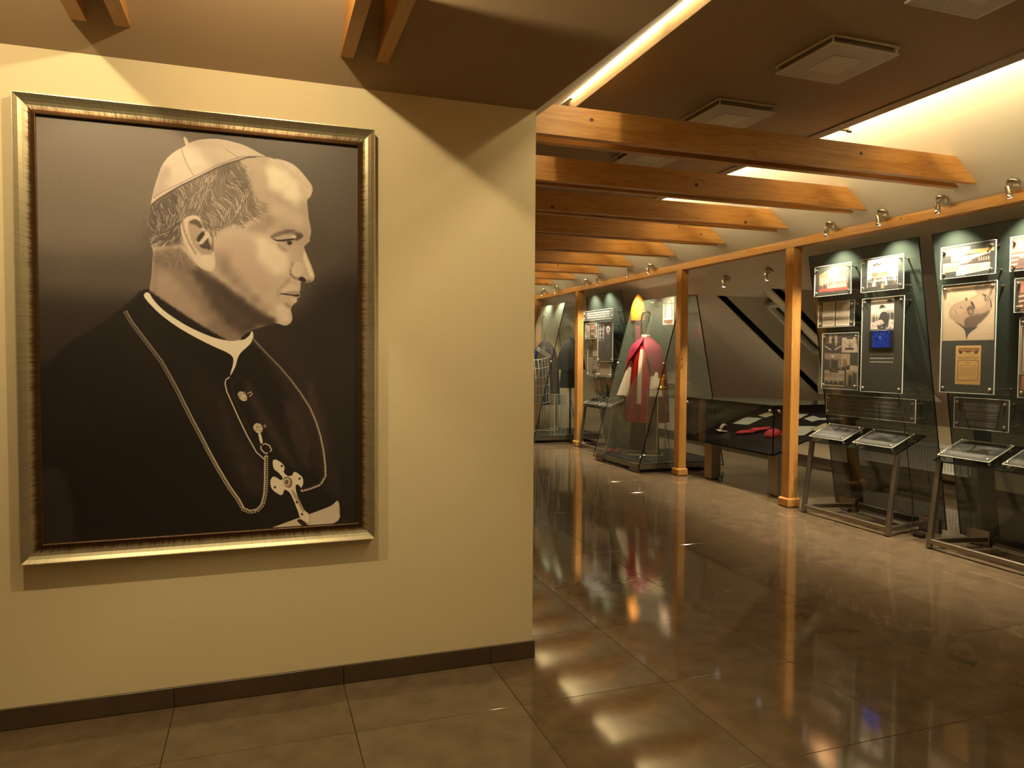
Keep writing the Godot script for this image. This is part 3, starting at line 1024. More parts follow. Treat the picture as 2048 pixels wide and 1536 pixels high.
	letters(h, "PAVASARIS", 4.091 - 4.0835, 1.5755 - 1.245 - 0.0, -0.0050, 0.024, M.gold_cloth, true, false, 0.0, 0.165)
	var i2 := plate("text_plate", "small dark plate with an italic motto low on the second board", "text plate", 5.226, 0.963, 1.203, -4.302, -3.854, [], "text plates on the boards", true)
	var it := [["Rikiuokitės, pasišvęskite!", 0.178, 0.027, 0.29], ["Rikiuokitės ir pasišvęskite!", 0.151, 0.027, 0.31], ["Rikiuokitės ir pasišvęskite, tardavo arkivyskupas. 1926 m. sausis", 0.133, 0.011, 0.27], ["Organize and dedicate yourselves!", 0.106, 0.019, 0.26], ["Organize and dedicate yourselves!", 0.087, 0.019, 0.26], ["The motto was repeated in prayer. January 1926", 0.070, 0.011, 0.27], ["Zwierajcie szeregi, poświęćcie się!", 0.042, 0.019, 0.27], ["Zwierajcie szeregi i poświęćcie się!", 0.023, 0.019, 0.27]]
	for q in it:
		letters(i2, q[0], 0.0, q[1] + 0.012, -0.0052, q[2], M.letter_grey, true, true, 0.2, q[3])
	plate("photo_plate", "acrylic plate with a red brown photo, upper one at the right picture edge", "photo plate", 5.055, 2.131, 2.373, -3.756, -3.30, [[P(pr_sepia(61), "sepia_a"), 2.15, 2.345, -3.75, -3.33, "photo_print"]], g)
	plate("photo_plate", "acrylic plate with a red brown photo, lower one at the right picture edge", "photo plate", 5.07, 1.838, 2.078, -3.727, -3.30, [[P(pr_sepia(62), "sepia_b"), 1.85, 2.07, -3.70, -3.33, "photo_print"]], g)
	plate("photo_plate", "acrylic plate with torn framed documents at the right picture edge", "photo plate", 5.08, 1.235, 1.80, -3.688, -3.28, [[P(pr_document(63), "doc_a"), 1.40, 1.745, -3.686, -3.40, "document"], [P(pr_card(64, rgb8(196, 130, 70)), "doc_b"), 1.29, 1.39, -3.67, -3.40, "document"]], g)
	# third, distant board
	var a := plate("text_plate", "blue lit text plate at the top of the distant board", "text plate", 5.055, 2.10, 2.25, -10.98, -9.93, [], "text plates on the boards")
	obj("tinted_backing", MB.new().box(V3(0, 0.075, -0.008), V3(1.0, 0.14, 0.002)), mat("blue_grey", Color(0.22, 0.25, 0.28), 0.2), a)
	for i in 3:
		letters(a, ["Visas Tavo, Dieve, ir Tau vienam tarnauti", "Totally yours, my God, to serve you alone", "Cały Twój, Boże, aby służyć tylko Tobie"][i], 0, 0.115 - 0.036 * i, -0.0052, 0.03, M.letter_white, true, true, 0.1, 0.8)
	plate("photo_plate", "acrylic plate with pale pages and small photos on the distant board", "photo plate", 5.06, 1.80, 2.05, -10.93, -10.52, [[P(pr_letter(43), "page_a"), 1.81, 2.02, -10.91, -10.77, "letter_page"], [P(pr_sepia(65), "page_b"), 1.91, 2.03, -10.74, -10.57, "photo_print"], [P(pr_hall(2), "page_c"), 1.80, 1.90, -10.74, -10.57, "photo_print"]], g)
	plate("photo_plate", "dark tall photo plate with a white lattice on the distant board", "photo plate", 5.08, 1.44, 2.05, -10.50, -9.98, [[P(pr_night(), "night_print"), 1.47, 2.03, -10.48, -10.0, "photo_print"]], g, true)
	plate("photo_plate", "narrow plate of stacked photos and yellow pages on the distant board", "photo plate", 5.09, 1.20, 1.78, -10.90, -10.52, [[P(pr_hall(5), "strip_a"), 1.56, 1.77, -10.88, -10.72, "photo_print"], [P(pr_letter(44), "strip_b"), 1.52, 1.77, -10.70, -10.54, "letter_page"], [P(pr_letter(46), "strip_c"), 1.22, 1.50, -10.88, -10.74, "letter_page"], [P(pr_hall(4), "strip_d"), 1.22, 1.50, -10.72, -10.55, "photo_print"]], g)
	plate("photo_plate", "pink handwritten card plate below the lattice photo", "photo plate", 5.09, 1.20, 1.42, -10.48, -10.05, [[P(pr_card(66, rgb8(222, 196, 176)), "pink_card"), 1.22, 1.40, -10.46, -10.08, "handwritten_card"]], g)
	plate("photo_plate", "lowest dark plate of small figures on the distant board", "photo plate", 5.16, 0.93, 1.16, -10.75, -10.35, [[P(pr_hall(3), "low_a"), 0.95, 1.14, -10.73, -10.56, "photo_print"], [P(pr_hall(0), "low_b"), 0.95, 1.14, -10.55, -10.37, "photo_print"]], g, true)

# a slanted glass reading desk on a steel frame, fixed to its board
func lectern(label: String, z0: float, z1: float) -> void:
	var t := thing("lectern", label, "lectern", V3(0, 0, (z0 + z1) / 2), 0, "glass topped reading desks")
	var hw := (z1 - z0) / 2
	for s in [-1, 1]:
		var z: float = s * (hw - 0.02)
		obj("leg", MB.new().bar(V3(5.005, 0.008, z), V3(5.095, 0.70, z), 0.038, 0.038, 0.003, V3(0, 0, 1)), M.steel, t)
		obj("foot_pad", MB.new().lathe([Vector2(0, 0), Vector2(0.014, 0), Vector2(0.014, 0.010), Vector2(0, 0.010)], 12), M.black_metal, t).position = V3(5.007, 0, z)
		obj("floor_rail", MB.new().bar(V3(5.02, 0.062, z), V3(5.50, 0.062, z - s * 0.10), 0.032, 0.038, 0.003), M.steel, t)
	obj("front_rail", MB.new().bar(V3(5.012, 0.062, -hw + 0.035), V3(5.012, 0.062, hw - 0.035), 0.030, 0.038, 0.003), M.steel, t)
	var a := atan(0.45)
	var l := 0.325 / cos(a)
	var x := Transform3D(Basis(V3(0, 0, 1), V3(cos(a), sin(a), 0), V3(-sin(a), cos(a), 0)), V3(5.05, 0.703, 0))
	pane(PackedVector2Array([Vector2(-hw, 0), Vector2(hw, 0), Vector2(hw, l), Vector2(-hw, l)]), 0.010, M.black_glass, M.glass_edge, t, "glass_top", x)
	for s in [-1, 1]:
		var b := MB.new()
		b.xf = x * Transform3D(Basis(V3(1, 0, 0), V3(0, 0, 1), V3(0, -1, 0)), V3(s * (hw - 0.05), l - 0.06, -0.012))
		b.lathe([Vector2(0, -0.03), Vector2(0.014, -0.03), Vector2(0.016, -0.01), Vector2(0.016, 0), Vector2(0, 0)], 12)
		obj("fixing", b, M.satin_nickel, t)

func reading_plate(label: String, z0: float, z1: float, seed_: int) -> void:
	var a := atan(0.45)
	var up := V3(-sin(a), cos(a), 0)
	var t := thing("reading_plate", label, "text plate", V3(5.05, 0.703, (z0 + z1) / 2) + up * 0.045 + V3(cos(a), sin(a), 0) * 0.015, 0, "reading plates on the lecterns")
	t.basis = Basis(V3(0, 0, 1), V3(cos(a), sin(a), 0), up)
	var hw := (z1 - z0) / 2
	var l := 0.278
	pane(PackedVector2Array([Vector2(-hw, 0), Vector2(hw, 0), Vector2(hw, l), Vector2(-hw, l)]), 0.006, M.acrylic, M.acrylic_edge, t, "acrylic_pane")
	var p := sheet(300, 200, rgb8(26, 23, 20), seed_)
	for c in 3:
		scribble(p, 18, 16 + c * 60, 264 - c * 20, 44, 7, rgb8(112, 102, 90))
	var m := MB.new()
	m.quad(V3(-hw + 0.02, 0.03, -0.0062), V3(hw - 0.02, 0.03, -0.0062), V3(hw - 0.02, l - 0.03, -0.0062), V3(-hw + 0.02, l - 0.03, -0.0062))
	m.box(V3(0, l / 2, -0.0068), V3(hw * 2 - 0.04, l - 0.06, 0.001))
	obj("printed_text", m, print_mat("reading_%d" % seed_, p.tex(), 1.0, 0.3), t)
	for sx in [-1, 1]:
		for y in [0.025, l - 0.025]:
			standoff(t, sx * (hw - 0.025), y, 0.045, 0.0115)

func build_lecterns() -> void:
	lectern("slanted glass reading desk before the board with the blue screen", -5.735, -4.69)
	lectern("slanted glass reading desk cut off by the right picture edge", -4.325, -3.22)
	lectern("distant glass reading desk half hidden by the slim far wooden post", -10.99, -9.95)
	reading_plate("left reading plate on the nearer complete lectern", -5.71, -5.28, 71)
	reading_plate("right reading plate on the nearer complete lectern", -5.16, -4.73, 72)
	reading_plate("left reading plate on the lectern at the right picture edge", -4.29, -3.86, 73)
	reading_plate("right reading plate, cut off by the picture edge, on the last lectern", -3.76, -3.33, 74)
	reading_plate("left reading plate on the distant lectern", -10.95, -10.52, 75)
	reading_plate("right reading plate on the distant lectern", -10.42, -9.99, 76)
	# cable from the screen down to its power adaptor
	var c := thing("power_cable", "thin black cable hanging behind the lectern to an adaptor on the floor", "cable", V3(5.30, 0, -4.80))
	var path: Array = []
	for q in [[-0.09, 1.20, -0.03], [-0.04, 0.98, -0.01], [-0.01, 0.75, 0.0], [0.03, 0.50, 0.0], [0.06, 0.30, 0.01], [0.05, 0.16, 0.03], [0.0, 0.07, 0.06], [-0.03, 0.03, 0.10], [-0.05, 0.022, 0.14]]:
		path.append(V3(q[0], q[1], q[2]))
	obj("cord", MB.new().tube(path, 0.0035, 8), M.cable_black, c)
	obj("adaptor", MB.new().box(V3(-0.055, 0.018, 0.19), V3(0.05, 0.034, 0.09), 0.006), M.cable_black, c)

# ---------------------------------------------------------------- the low glass table case
func build_table_case() -> void:
	var z0 := -8.16
	var z1 := -6.44
	var t := thing("table_case", "low dark glass table case on two steel pillars between the posts", "showcase", V3(0, 0, 0))
	var X0 := 5.215
	var X1 := 6.40
	var yb := 0.45
	var yt := 0.985
	var yr := yb + 0.32 * (X1 - X0)
	# front
	pane(PackedVector2Array([Vector2(z0, yb), Vector2(z1, yb), Vector2(z1, yt), Vector2(z0, yt)]), 0.008, M.black_glass, M.glass_edge, t, "front_pane", Transform3D(Basis(V3(0, 0, 1), V3(0, 1, 0), V3(-1, 0, 0)), V3(X0, 0, 0)))
	# ends
	for z in [z0, z1]:
		pane(PackedVector2Array([Vector2(X0, yb), Vector2(X1, yr), Vector2(X1, yt), Vector2(X0, yt)]), 0.008, M.black_glass, M.glass_edge, t, "end_pane", Transform3D(Basis.IDENTITY, V3(0, 0, z + (0.008 if z == z0 else 0.0))))
	# top
	pane(PackedVector2Array([Vector2(X0, -z1), Vector2(X1, -z1), Vector2(X1, -z0), Vector2(X0, -z0)]), 0.010, M.clear_glass, M.glass_edge, t, "top_pane", Transform3D(Basis(V3(1, 0, 0), V3(0, 0, -1), V3(0, 1, 0)), V3(0, yt + 0.01, 0)))
	var fl := MB.new()
	fl.hull([V3(X0 + 0.01, yb + 0.012, z1 - 0.01), V3(X1, yr + 0.012, z1 - 0.01), V3(X1, yr + 0.012, z0 + 0.01), V3(X0 + 0.01, yb + 0.012, z0 + 0.01)], [V3(X0 + 0.01, yb, z1 - 0.01), V3(X1, yr, z1 - 0.01), V3(X1, yr, z0 + 0.01), V3(X0 + 0.01, yb, z0 + 0.01)])
	obj("sloping_floor", fl, M.black_backing, t)
	obj("back_board", MB.new().box(V3(X1, (yt + yr) / 2, (z0 + z1) / 2), V3(0.01, yt - yr, z1 - z0)), M.black_backing, t)
	for z in [-7.70, -6.50]:
		obj("pillar", MB.new().box(V3(5.325, 0.235, z), V3(0.135, 0.45, 0.15), 0.004), M.steel, t)
		obj("pillar_foot", MB.new().box(V3(5.325, 0.005, z), V3(0.10, 0.010, 0.11)), M.black_metal, t)
	for q in [[z0 + 0.05, X0 - 0.004, 1], [z1 - 0.06, X0 - 0.004, 1]]:
		var b := MB.new()
		b.xf = Transform3D(Basis(V3(0, 1, 0), V3(-1, 0, 0), V3(0, 0, 1)), V3(q[1], yt - 0.055, q[0]))
		b.lathe([Vector2(0, -0.02), Vector2(0.017, -0.02), Vector2(0.019, 0.004), Vector2(0.014, 0.010), Vector2(0, 0.011)], 14)
		obj("corner_stud", b, M.satin_nickel, t)
	var b2 := MB.new()
	b2.xf = Transform3D(Basis(V3(1, 0, 0), V3(0, 0, 1), V3(0, -1, 0)), V3(X0 + 0.075, yt - 0.055, z1 + 0.002))
	b2.lathe([Vector2(0, -0.02), Vector2(0.017, -0.02), Vector2(0.019, 0.004), Vector2(0.014, 0.010), Vector2(0, 0.011)], 14)
	obj("corner_stud", b2, M.satin_nickel, t)
	for z in [-7.33, -6.88]:
		obj("top_clip", MB.new().box(V3(X0 + 0.006, yt + 0.012, z), V3(0.02, 0.008, 0.10), 0.002), M.chrome, t)
	# contents lie on the sloping floor
	var a := atan(0.32)
	var lie := Basis(V3(0, 0, 1), V3(cos(a), sin(a), 0), V3(-sin(a), cos(a), 0))
	var on := func(x: float, z: float, off: float) -> Vector3: return V3(x, yb + 0.012 + 0.32 * (x - X0) + off, z)
	var sheets := [[5.93, -7.83, 0.29, 0.25, 0.10, "pale handwritten sheet lying left of the red gloves"], [6.17, -7.76, 0.20, 0.13, -0.2, "small yellowed slip at the back of the table case"], [6.24, -7.30, 0.26, 0.15, 0.15, "pale sheet at the back by the corner stud"], [5.86, -6.78, 0.30, 0.30, 0.25, "large pale green sheet right of the knotty post"], [6.02, -6.58, 0.24, 0.22, -0.1, "pale green sheet under the left edge of the first board"], [6.28, -6.72, 0.34, 0.07, 0.3, "narrow white strip of paper at the back right of the case"], [6.22, -6.98, 0.22, 0.12, -0.3, "short white slip behind the red skullcap"]]
	for i in sheets.size():
		var q: Array = sheets[i]
		var s := thing("document_sheet", q[5], "paper", on.call(q[0], q[1], 0.003), 0, "papers in the table case")
		s.basis = lie * Basis(V3(0, 0, 1), q[4])
		var p := sheet(160, 130, [rgb8(196, 200, 180), rgb8(214, 196, 150), rgb8(206, 206, 190)][i % 3], 80 + i)
		scribble(p, 12, 14, 136, 104, 9, rgb8(130, 124, 108))
		var m := MB.new()
		m.quad(V3(-q[2] / 2, -q[3] / 2, 0.0012), V3(q[2] / 2, -q[3] / 2, 0.0012), V3(q[2] / 2, q[3] / 2, 0.0012), V3(-q[2] / 2, q[3] / 2, 0.0012))
		m.box(V3(0, 0, 0.0), V3(q[2], q[3], 0.002))
		obj("page", m, P(p.tex(), "sheet_%d" % i), s)
	# red episcopal gloves, one over the other
	for i in 2:
		var s := thing("glove", ["red wool glove lying to the left in the table case", "red wool glove lying over its mate, nearer the skullcap"][i], "glove", on.call(5.60 + 0.10 * i, -7.42 + 0.13 * i, 0.014 + 0.012 * i), 0, "pair of red gloves")
		s.basis = lie * Basis(V3(0, 0, 1), 2.05 + 0.12 * i)
		glove(s)
	var zu := thing("skullcap", "red round skullcap at the right front corner of the table case", "skullcap", on.call(5.66, -6.99, 0.0), 0)
	zu.basis = Basis(V3(0, 0, 1), a)
	var cap := MB.new()
	var prof: Array = []
	for i in 9:
		var u := i / 8.0 * PI / 2
		prof.append(Vector2(0.098 * cos(u), 0.005 + 0.070 * sin(u)))
	prof.push_front(Vector2(0.0, 0.002))
	prof.insert(1, Vector2(0.098, 0.002))
	cap.lathe(prof, 24)
	obj("crown", cap, M.red_wool, zu)
	obj("stem", MB.new().tube([V3(0, 0.073, 0), V3(0.004, 0.09, 0.003)], 0.004, 8), M.red_wool, zu)
	var seams := MB.new()
	for k in 4:
		var path: Array = []
		for i in 9:
			var u := -PI / 2 + PI * i / 8.0
			path.append(V3(0.0985 * sin(u) * cos(k * PI / 4), 0.005 + 0.0705 * cos(u), 0.0985 * sin(u) * sin(k * PI / 4)))
		seams.tube(path, 0.0014, 5)
	obj("seam", seams, M.maroon_cloth, zu)
	var fc := thing("folded_card", "small cream folded card standing left of the red gloves", "card", on.call(5.56, -7.85, 0.002), 0)
	fc.basis = Basis(V3(0, 1, 0), -0.4)
	obj("tray", MB.new().box(V3(0, 0.004, 0), V3(0.11, 0.006, 0.20), 0.002), M.white_linen, fc)
	var roll: Array = []
	for i in 12:
		var u := PI * 0.95 * i / 11.0
		roll.append(V3(0.02 - 0.05 * cos(u) * 0.7, 0.01 + 0.075 * sin(u * 0.75), 0))
	var rr: Array = []
	for zz in [-0.075, 0.075]:
		var row: Array = []
		for p in roll:
			row.append(p + V3(0, 0, zz))
		rr.append(row)
	obj("card_leaf", MB.new().loft(rr, false, false, true), M.white_linen, fc)

func glove(parent: Node3D) -> void:
	# fingers along +y, palm at the origin
	var b := MB.new()
	var rings: Array = []
	for q in [[-0.13, 0.050, 0.010], [-0.10, 0.046, 0.012], [-0.05, 0.042, 0.013], [0.0, 0.044, 0.015], [0.03, 0.045, 0.014], [0.048, 0.040, 0.010]]:
		var ring: Array = []
		for k in 16:
			var u := TAU * k / 16
			ring.append(V3(q[1] * cos(u), q[0], q[2] * -sin(u) + 0.004))
		rings.append(ring)
	b.loft(rings, true, true)
	obj("palm", b, M.red_wool, parent)
	for i in 4:
		var x: float = [-0.033, -0.011, 0.011, 0.032][i]
		var l: float = [0.078, 0.090, 0.085, 0.066][i]
		var sp: float = [-0.010, -0.003, 0.004, 0.012][i]
		obj("finger", MB.new().tube([V3(x, 0.036, 0.004), V3(x + sp * 0.4, 0.036 + l * 0.45, 0.009), V3(x + sp, 0.036 + l * 0.9, 0.003), V3(x + sp, 0.036 + l, 0.001)], [0.0105, 0.0105, 0.009, 0.004], 10), M.red_wool, parent)
	obj("thumb", MB.new().tube([V3(-0.036, -0.02, 0.004), V3(-0.058, 0.015, 0.008), V3(-0.068, 0.045, 0.004), V3(-0.070, 0.055, 0.002)], [0.013, 0.012, 0.010, 0.004], 10), M.red_wool, parent)
	var cuff := MB.new()
	for k in 5:
		cuff.tube([V3(-0.04, -0.12 + k * 0.016, 0.012), V3(0, -0.12 + k * 0.016, 0.0175), V3(0.04, -0.12 + k * 0.016, 0.012)], 0.0022, 6)
	obj("cuff_ribs", cuff, M.maroon_cloth, parent)
# ---------------------------------------------------------------- tall showcases with vestments
func slanted_case(label: String, xb: float, xt: float, yt: float, z0: float, z1: float, xback: float, xbt: float) -> Node3D:
	var t := thing("vestment_showcase", label, "showcase", V3(0, 0, 0), 0, "tall slanted glass showcases")
	var yb := 0.05
	var lean := atan2(xt - xb, yt - yb)
	var l := (yt - yb) / cos(lean)
	pane(PackedVector2Array([Vector2(z0, 0), Vector2(z1, 0), Vector2(z1, l), Vector2(z0, l)]), 0.008, M.clear_glass, M.glass_edge, t, "front_pane", Transform3D(Basis(V3(0, 0, 1), V3(sin(lean), cos(lean), 0), V3(-cos(lean), sin(lean), 0)), V3(xb, yb, 0)))
	for z in [z0, z1]:
		pane(PackedVector2Array([Vector2(xb, yb), Vector2(xback, yb), Vector2(xbt, yt), Vector2(xt, yt)]), 0.008, M.clear_glass, M.glass_edge, t, "end_pane", Transform3D(Basis.IDENTITY, V3(0, 0, z + (0.008 if z == z0 else 0.0))))
	var lb := atan2(xbt - xback, yt - yb)
	pane(PackedVector2Array([Vector2(z0, 0), Vector2(z1, 0), Vector2(z1, (yt - yb) / cos(lb)), Vector2(z0, (yt - yb) / cos(lb))]), 0.008, M.clear_glass, M.glass_edge, t, "back_pane", Transform3D(Basis(V3(0, 0, 1), V3(sin(lb), cos(lb), 0), V3(-cos(lb), sin(lb), 0)), V3(xback, yb, 0)))
	obj("base_plate", MB.new().box(V3((xb + xback) / 2 + 0.03, 0.112, (z0 + z1) / 2), V3(xback - xb - 0.09, 0.014, z1 - z0 - 0.03), 0.002), M.black_metal, t)
	obj("front_rail", MB.new().box(V3(xb + 0.075, 0.070, (z0 + z1) / 2), V3(0.03, 0.065, z1 - z0 - 0.05), 0.003), M.steel, t)
	obj("rear_rail", MB.new().box(V3(xback - 0.05, 0.070, (z0 + z1) / 2), V3(0.03, 0.065, z1 - z0 - 0.05), 0.003), M.steel, t)
	obj("end_rail", MB.new().box(V3((xb + xback) / 2, 0.070, z1 - 0.05), V3(xback - xb - 0.2, 0.065, 0.03), 0.003), M.steel, t)
	for z in [z0 + 0.16, z1 - 0.18]:
		obj("corner_block", MB.new().box(V3(xb + 0.045, 0.057, z), V3(0.06, 0.113, 0.20), 0.004), M.steel, t)
	for q in [[z1 - 0.03, 0.20], [z1 - 0.03, 1.42], [z0 + 0.03, 1.42]]:
		var b := MB.new()
		b.xf = Transform3D(Basis(V3(0, 1, 0), V3(-1, 0, 0), V3(0, 0, 1)), V3(xb + (q[1] - yb) * tan(lean), q[1], q[0]))
		b.lathe([Vector2(0, -0.018), Vector2(0.016, -0.018), Vector2(0.018, 0.004), Vector2(0.013, 0.010), Vector2(0, 0.011)], 12)
		obj("pane_stud", b, M.satin_nickel, t)
	return t

# a dummy: chrome tray, pole and a bent chrome loop in place of the head
func dummy_stand(label: String, at: Vector3, top: float, view: float) -> Node3D:
	var t := thing("dress_stand", label, "dress stand", at, view, "chrome dress stands")
	var c: Array = []
	for q in [[-0.25, -0.2], [0.25, -0.2], [0.25, 0.2], [-0.25, 0.2]]:
		for k in 4:
			var u := k / 3.0
			var sx := signf(q[0])
			var sz := signf(q[1])
			var a := (PI / 2) * u
			var e := Vector2(cos(a), sin(a)) if sx * sz > 0 else Vector2(sin(a), cos(a))
			c.append(V3(q[0] - sx * 0.05 + sx * 0.05 * e.x, 0.022, q[1] - sz * 0.05 + sz * 0.05 * e.y))
	# corners run round in order
	c.sort_custom(func(p, q): return atan2(p.z, p.x) < atan2(q.z, q.x))
	obj("base_ring", MB.new().tube(c, 0.012, 8, true), M.chrome, t)
	obj("cross_bar", MB.new().tube([V3(-0.25, 0.022, 0), V3(0.25, 0.022, 0)], 0.010, 8), M.chrome, t)
	obj("pole", MB.new().tube([V3(0, 0.02, 0), V3(0, top - 0.30, 0)], 0.014, 10), M.chrome, t)
	var loop: Array = []
	for i in 25:
		var u := i / 24.0
		var a := lerpf(-1.25, PI + 0.35, u)
		loop.append(V3(-0.072 * cos(a) - 0.01, top - 0.072 + 0.072 * sin(a) - (0.16 * pow(1 - u, 2.0) if u < 0.5 else 0.04) - maxf(0, 0.10 - u * 0.4), 0))
	loop = []
	for q in [[0.0, -0.34], [-0.030, -0.30], [-0.048, -0.24], [-0.052, -0.18], [-0.056, -0.12], [-0.055, -0.07], [-0.040, -0.028], [-0.010, -0.004], [0.022, 0.0], [0.050, -0.016], [0.068, -0.05], [0.072, -0.09], [0.064, -0.14], [0.048, -0.20], [0.034, -0.26], [0.030, -0.30]]:
		loop.append(V3(q[0], top + q[1], 0))
	obj("head_loop", MB.new().tube(loop, 0.0125, 10), M.chrome, t)
	return t

func cloth_ring(y: float, rx: float, rz: float, f0: float, f1: float, n: int, fold: float, k: float, dx := 0.0, dz := 0.0) -> Array:
	var r: Array = []
	for i in n:
		var a := lerpf(f0, f1, float(i) / (n - 1))
		var w := 1.0 + fold * sin(a * k + y * 2.0) + fold * 0.4 * sin(a * k * 2.3 + 1.0)
		r.append(V3(sin(a) * rx * w + dx, y, cos(a) * rz * w + dz))
	return r

func build_vestments() -> void:
	slanted_case("tall slanted glass showcase holding the magenta vestments and the golden mitre", 4.62, 5.236, 2.33, -9.66, -8.31, 5.92, 5.46)
	dummy_stand("chrome dress stand with a looped head under the magenta vestments", V3(5.13, 0.12, -9.06), 2.03, -0.52)
	var t := thing("vestments", "magenta cape over white sleeves, red silk front and maroon cassock", "vestments", V3(5.13, 0, -9.06), -0.84)
	# cassock below
	var rings: Array = []
	for q in [[0.20, 0.205], [0.35, 0.20], [0.5, 0.195], [0.66, 0.185], [0.80, 0.17]]:
		rings.append(cloth_ring(q[0], q[1], q[1] * 0.8, -PI + 0.001, PI - 0.001, 64, 0.05, 9))
	obj("cassock", MB.new().loft(rings, false, false, true), M.maroon_cloth, t)
	obj("lining_panel", MB.new().box(V3(-0.02, 0.56, 0.172), V3(0.075, 0.16, 0.006), 0.002), mat("lining_brown", Color(0.33, 0.20, 0.17), 0.8), t)
	# red silk front, in two halves
	for s in 2:
		rings = []
		for q in [[0.60, 0.275], [0.80, 0.262], [1.0, 0.248], [1.2, 0.232], [1.4, 0.215], [1.55, 0.19], [1.66, 0.13]]:
			var a0: float = [-1.35, -0.02][s]
			var a1: float = [-0.05, 0.80][s]
			rings.append(cloth_ring(q[0], q[1], q[1] * 0.86, a0, a1, 26, 0.022, 11))
		obj("silk_front", MB.new().loft(rings, false, false, true), M.red_silk, t)
	rings = []
	for q in [[0.86, 0.285], [1.05, 0.272], [1.25, 0.252], [1.45, 0.225], [1.62, 0.17]]:
		rings.append(cloth_ring(q[0], q[1], q[1] * 0.86, -0.14, 0.08, 8, 0.03, 16))
	obj("lace_strip", MB.new().loft(rings, false, false, true), M.white_linen, t)
	# white sleeves flaring to the hem
	for s in 2:
		var a: Vector3 = [V3(-0.16, 1.46, 0.10), V3(0.16, 1.44, 0.12)][s]
		var b: Vector3 = [V3(-0.285, 0.97, 0.10), V3(0.215, 0.97, 0.175)][s]
		rings = []
		for i in 7:
			var u := i / 6.0
			var c := b.lerp(a, u)
			var r := lerpf(0.092, 0.035, u)
			var ring: Array = []
			for k in 24:
				var an := TAU * k / 24
				var w := 1.0 + 0.08 * sin(an * 5 + u * 2) * (1 - u)
				ring.append(c + V3(sin(an) * r * w, 0, cos(an) * r * 0.8 * w))
			rings.append(ring)
		obj("sleeve", MB.new().loft(rings, true, false, true), M.white_linen, t)
	# the cape: open in front, long at the back and over the right arm
	rings = []
	for q in [[0.60, 0.335, 0.9, 1.75], [0.85, 0.325, 0.88, 1.65], [1.1, 0.31, 0.80, 1.5], [1.3, 0.295, 0.62, 1.2], [1.45, 0.275, 0.42, 0.78], [1.58, 0.245, 0.26, 0.36], [1.67, 0.20, 0.14, 0.18], [1.735, 0.135, 0.08, 0.10], [1.775, 0.082, 0.06, 0.06], [1.815, 0.066, 0.05, 0.05]]:
		rings.append(cloth_ring(q[0], q[1], q[1] * 0.82, q[2], TAU - q[3], 72, 0.030 * clampf((1.75 - q[0]) / 0.9, 0, 1), 10))
	obj("cape", MB.new().loft(rings, false, false, true), M.magenta_cloth, t)
	rings = []
	for q in [[1.785, 0.063], [1.825, 0.062]]:
		rings.append(cloth_ring(q[0], q[1], q[1], -PI + 0.01, PI - 0.01, 32, 0, 1))
	obj("collar_band", MB.new().loft(rings, false, false, true), M.white_linen, t)
	# mitre on its own rod
	var m := thing("mitre", "pointed golden mitre on a rod above the magenta vestments", "mitre", V3(5.215, 0.12, -9.44), -0.62)
	rings = []
	for q in [[0, 0.100, 0.055], [0.06, 0.110, 0.060], [0.14, 0.112, 0.056], [0.22, 0.100, 0.046], [0.29, 0.076, 0.034], [0.35, 0.046, 0.020], [0.39, 0.020, 0.009], [0.405, 0.003, 0.003]]:
		var ring: Array = []
		for k in 28:
			var an := TAU * k / 28
			ring.append(V3(sin(an) * q[1], 1.91 + q[0], cos(an) * q[2]))
		rings.append(ring)
	obj("gold_body", MB.new().loft(rings, true, false, true), M.gold_cloth, m)
	var bandr: Array = []
	for q in [[1.908, 0.102, 0.057], [1.925, 0.105, 0.059]]:
		var ring: Array = []
		for k in 28:
			var an := TAU * k / 28
			ring.append(V3(sin(an) * q[1], q[0], cos(an) * q[2]))
		bandr.append(ring)
	obj("rim_band", MB.new().loft(bandr, true, false, true), mat("rim_brown", Color(0.36, 0.16, 0.08), 0.6), m)
	obj("rod", MB.new().tube([V3(0, 0.0, 0), V3(0, 1.95, 0)], 0.012, 8), M.black_metal, m)
	obj("rod_foot", MB.new().lathe([Vector2(0, 0), Vector2(0.09, 0), Vector2(0.09, 0.012), Vector2(0.01, 0.016), Vector2(0, 0.016)], 20), M.black_metal, m)
	for s in [-1, 1]:
		obj("lappet", MB.new().box(V3(s * 0.017, 1.72, 0.02), V3(0.030, 0.42, 0.006), 0.001), M.maroon_cloth, m)
	# shoes
	for i in 2:
		var s := thing("shoe", ["dark red court shoe on the left in the showcase", "dark red court shoe on the right, nearer the dress stand"][i], "shoe", [V3(4.80, 0.12, -9.49), V3(4.87, 0.12, -9.38)][i], 0, "pair of red shoes")
		s.rotation.y = 2.55
		shoe(s)
	# glass plinth with chalice and paten
	var p := thing("glass_plinth", "square glass plinth at the near end of the vestment showcase", "plinth", V3(5.10, 0.12, -8.55))
	for q in [[V3(-0.15, 0, 0), FACE], [V3(0.15, 0, 0), -FACE], [V3(0, 0, 0.14), 0.0], [V3(0, 0, -0.14), PI]]:
		var wd := 0.28 if absf(q[1]) > 1.0 and absf(q[1]) < 2.0 else 0.30
		pane(PackedVector2Array([Vector2(-wd / 2, 0), Vector2(wd / 2, 0), Vector2(wd / 2, 0.95), Vector2(-wd / 2, 0.95)]), 0.006, M.clear_glass, M.acrylic_edge, p, "pane", Transform3D(Basis(V3(0, 1, 0), q[1]), q[0]))
	obj("top_shelf", MB.new().box(V3(0, 0.956, 0), V3(0.31, 0.010, 0.29), 0.002), M.black_glass, p)
	var pt := thing("paten", "gold plate lying on the glass plinth", "plate", V3(5.10, 1.081, -8.55))
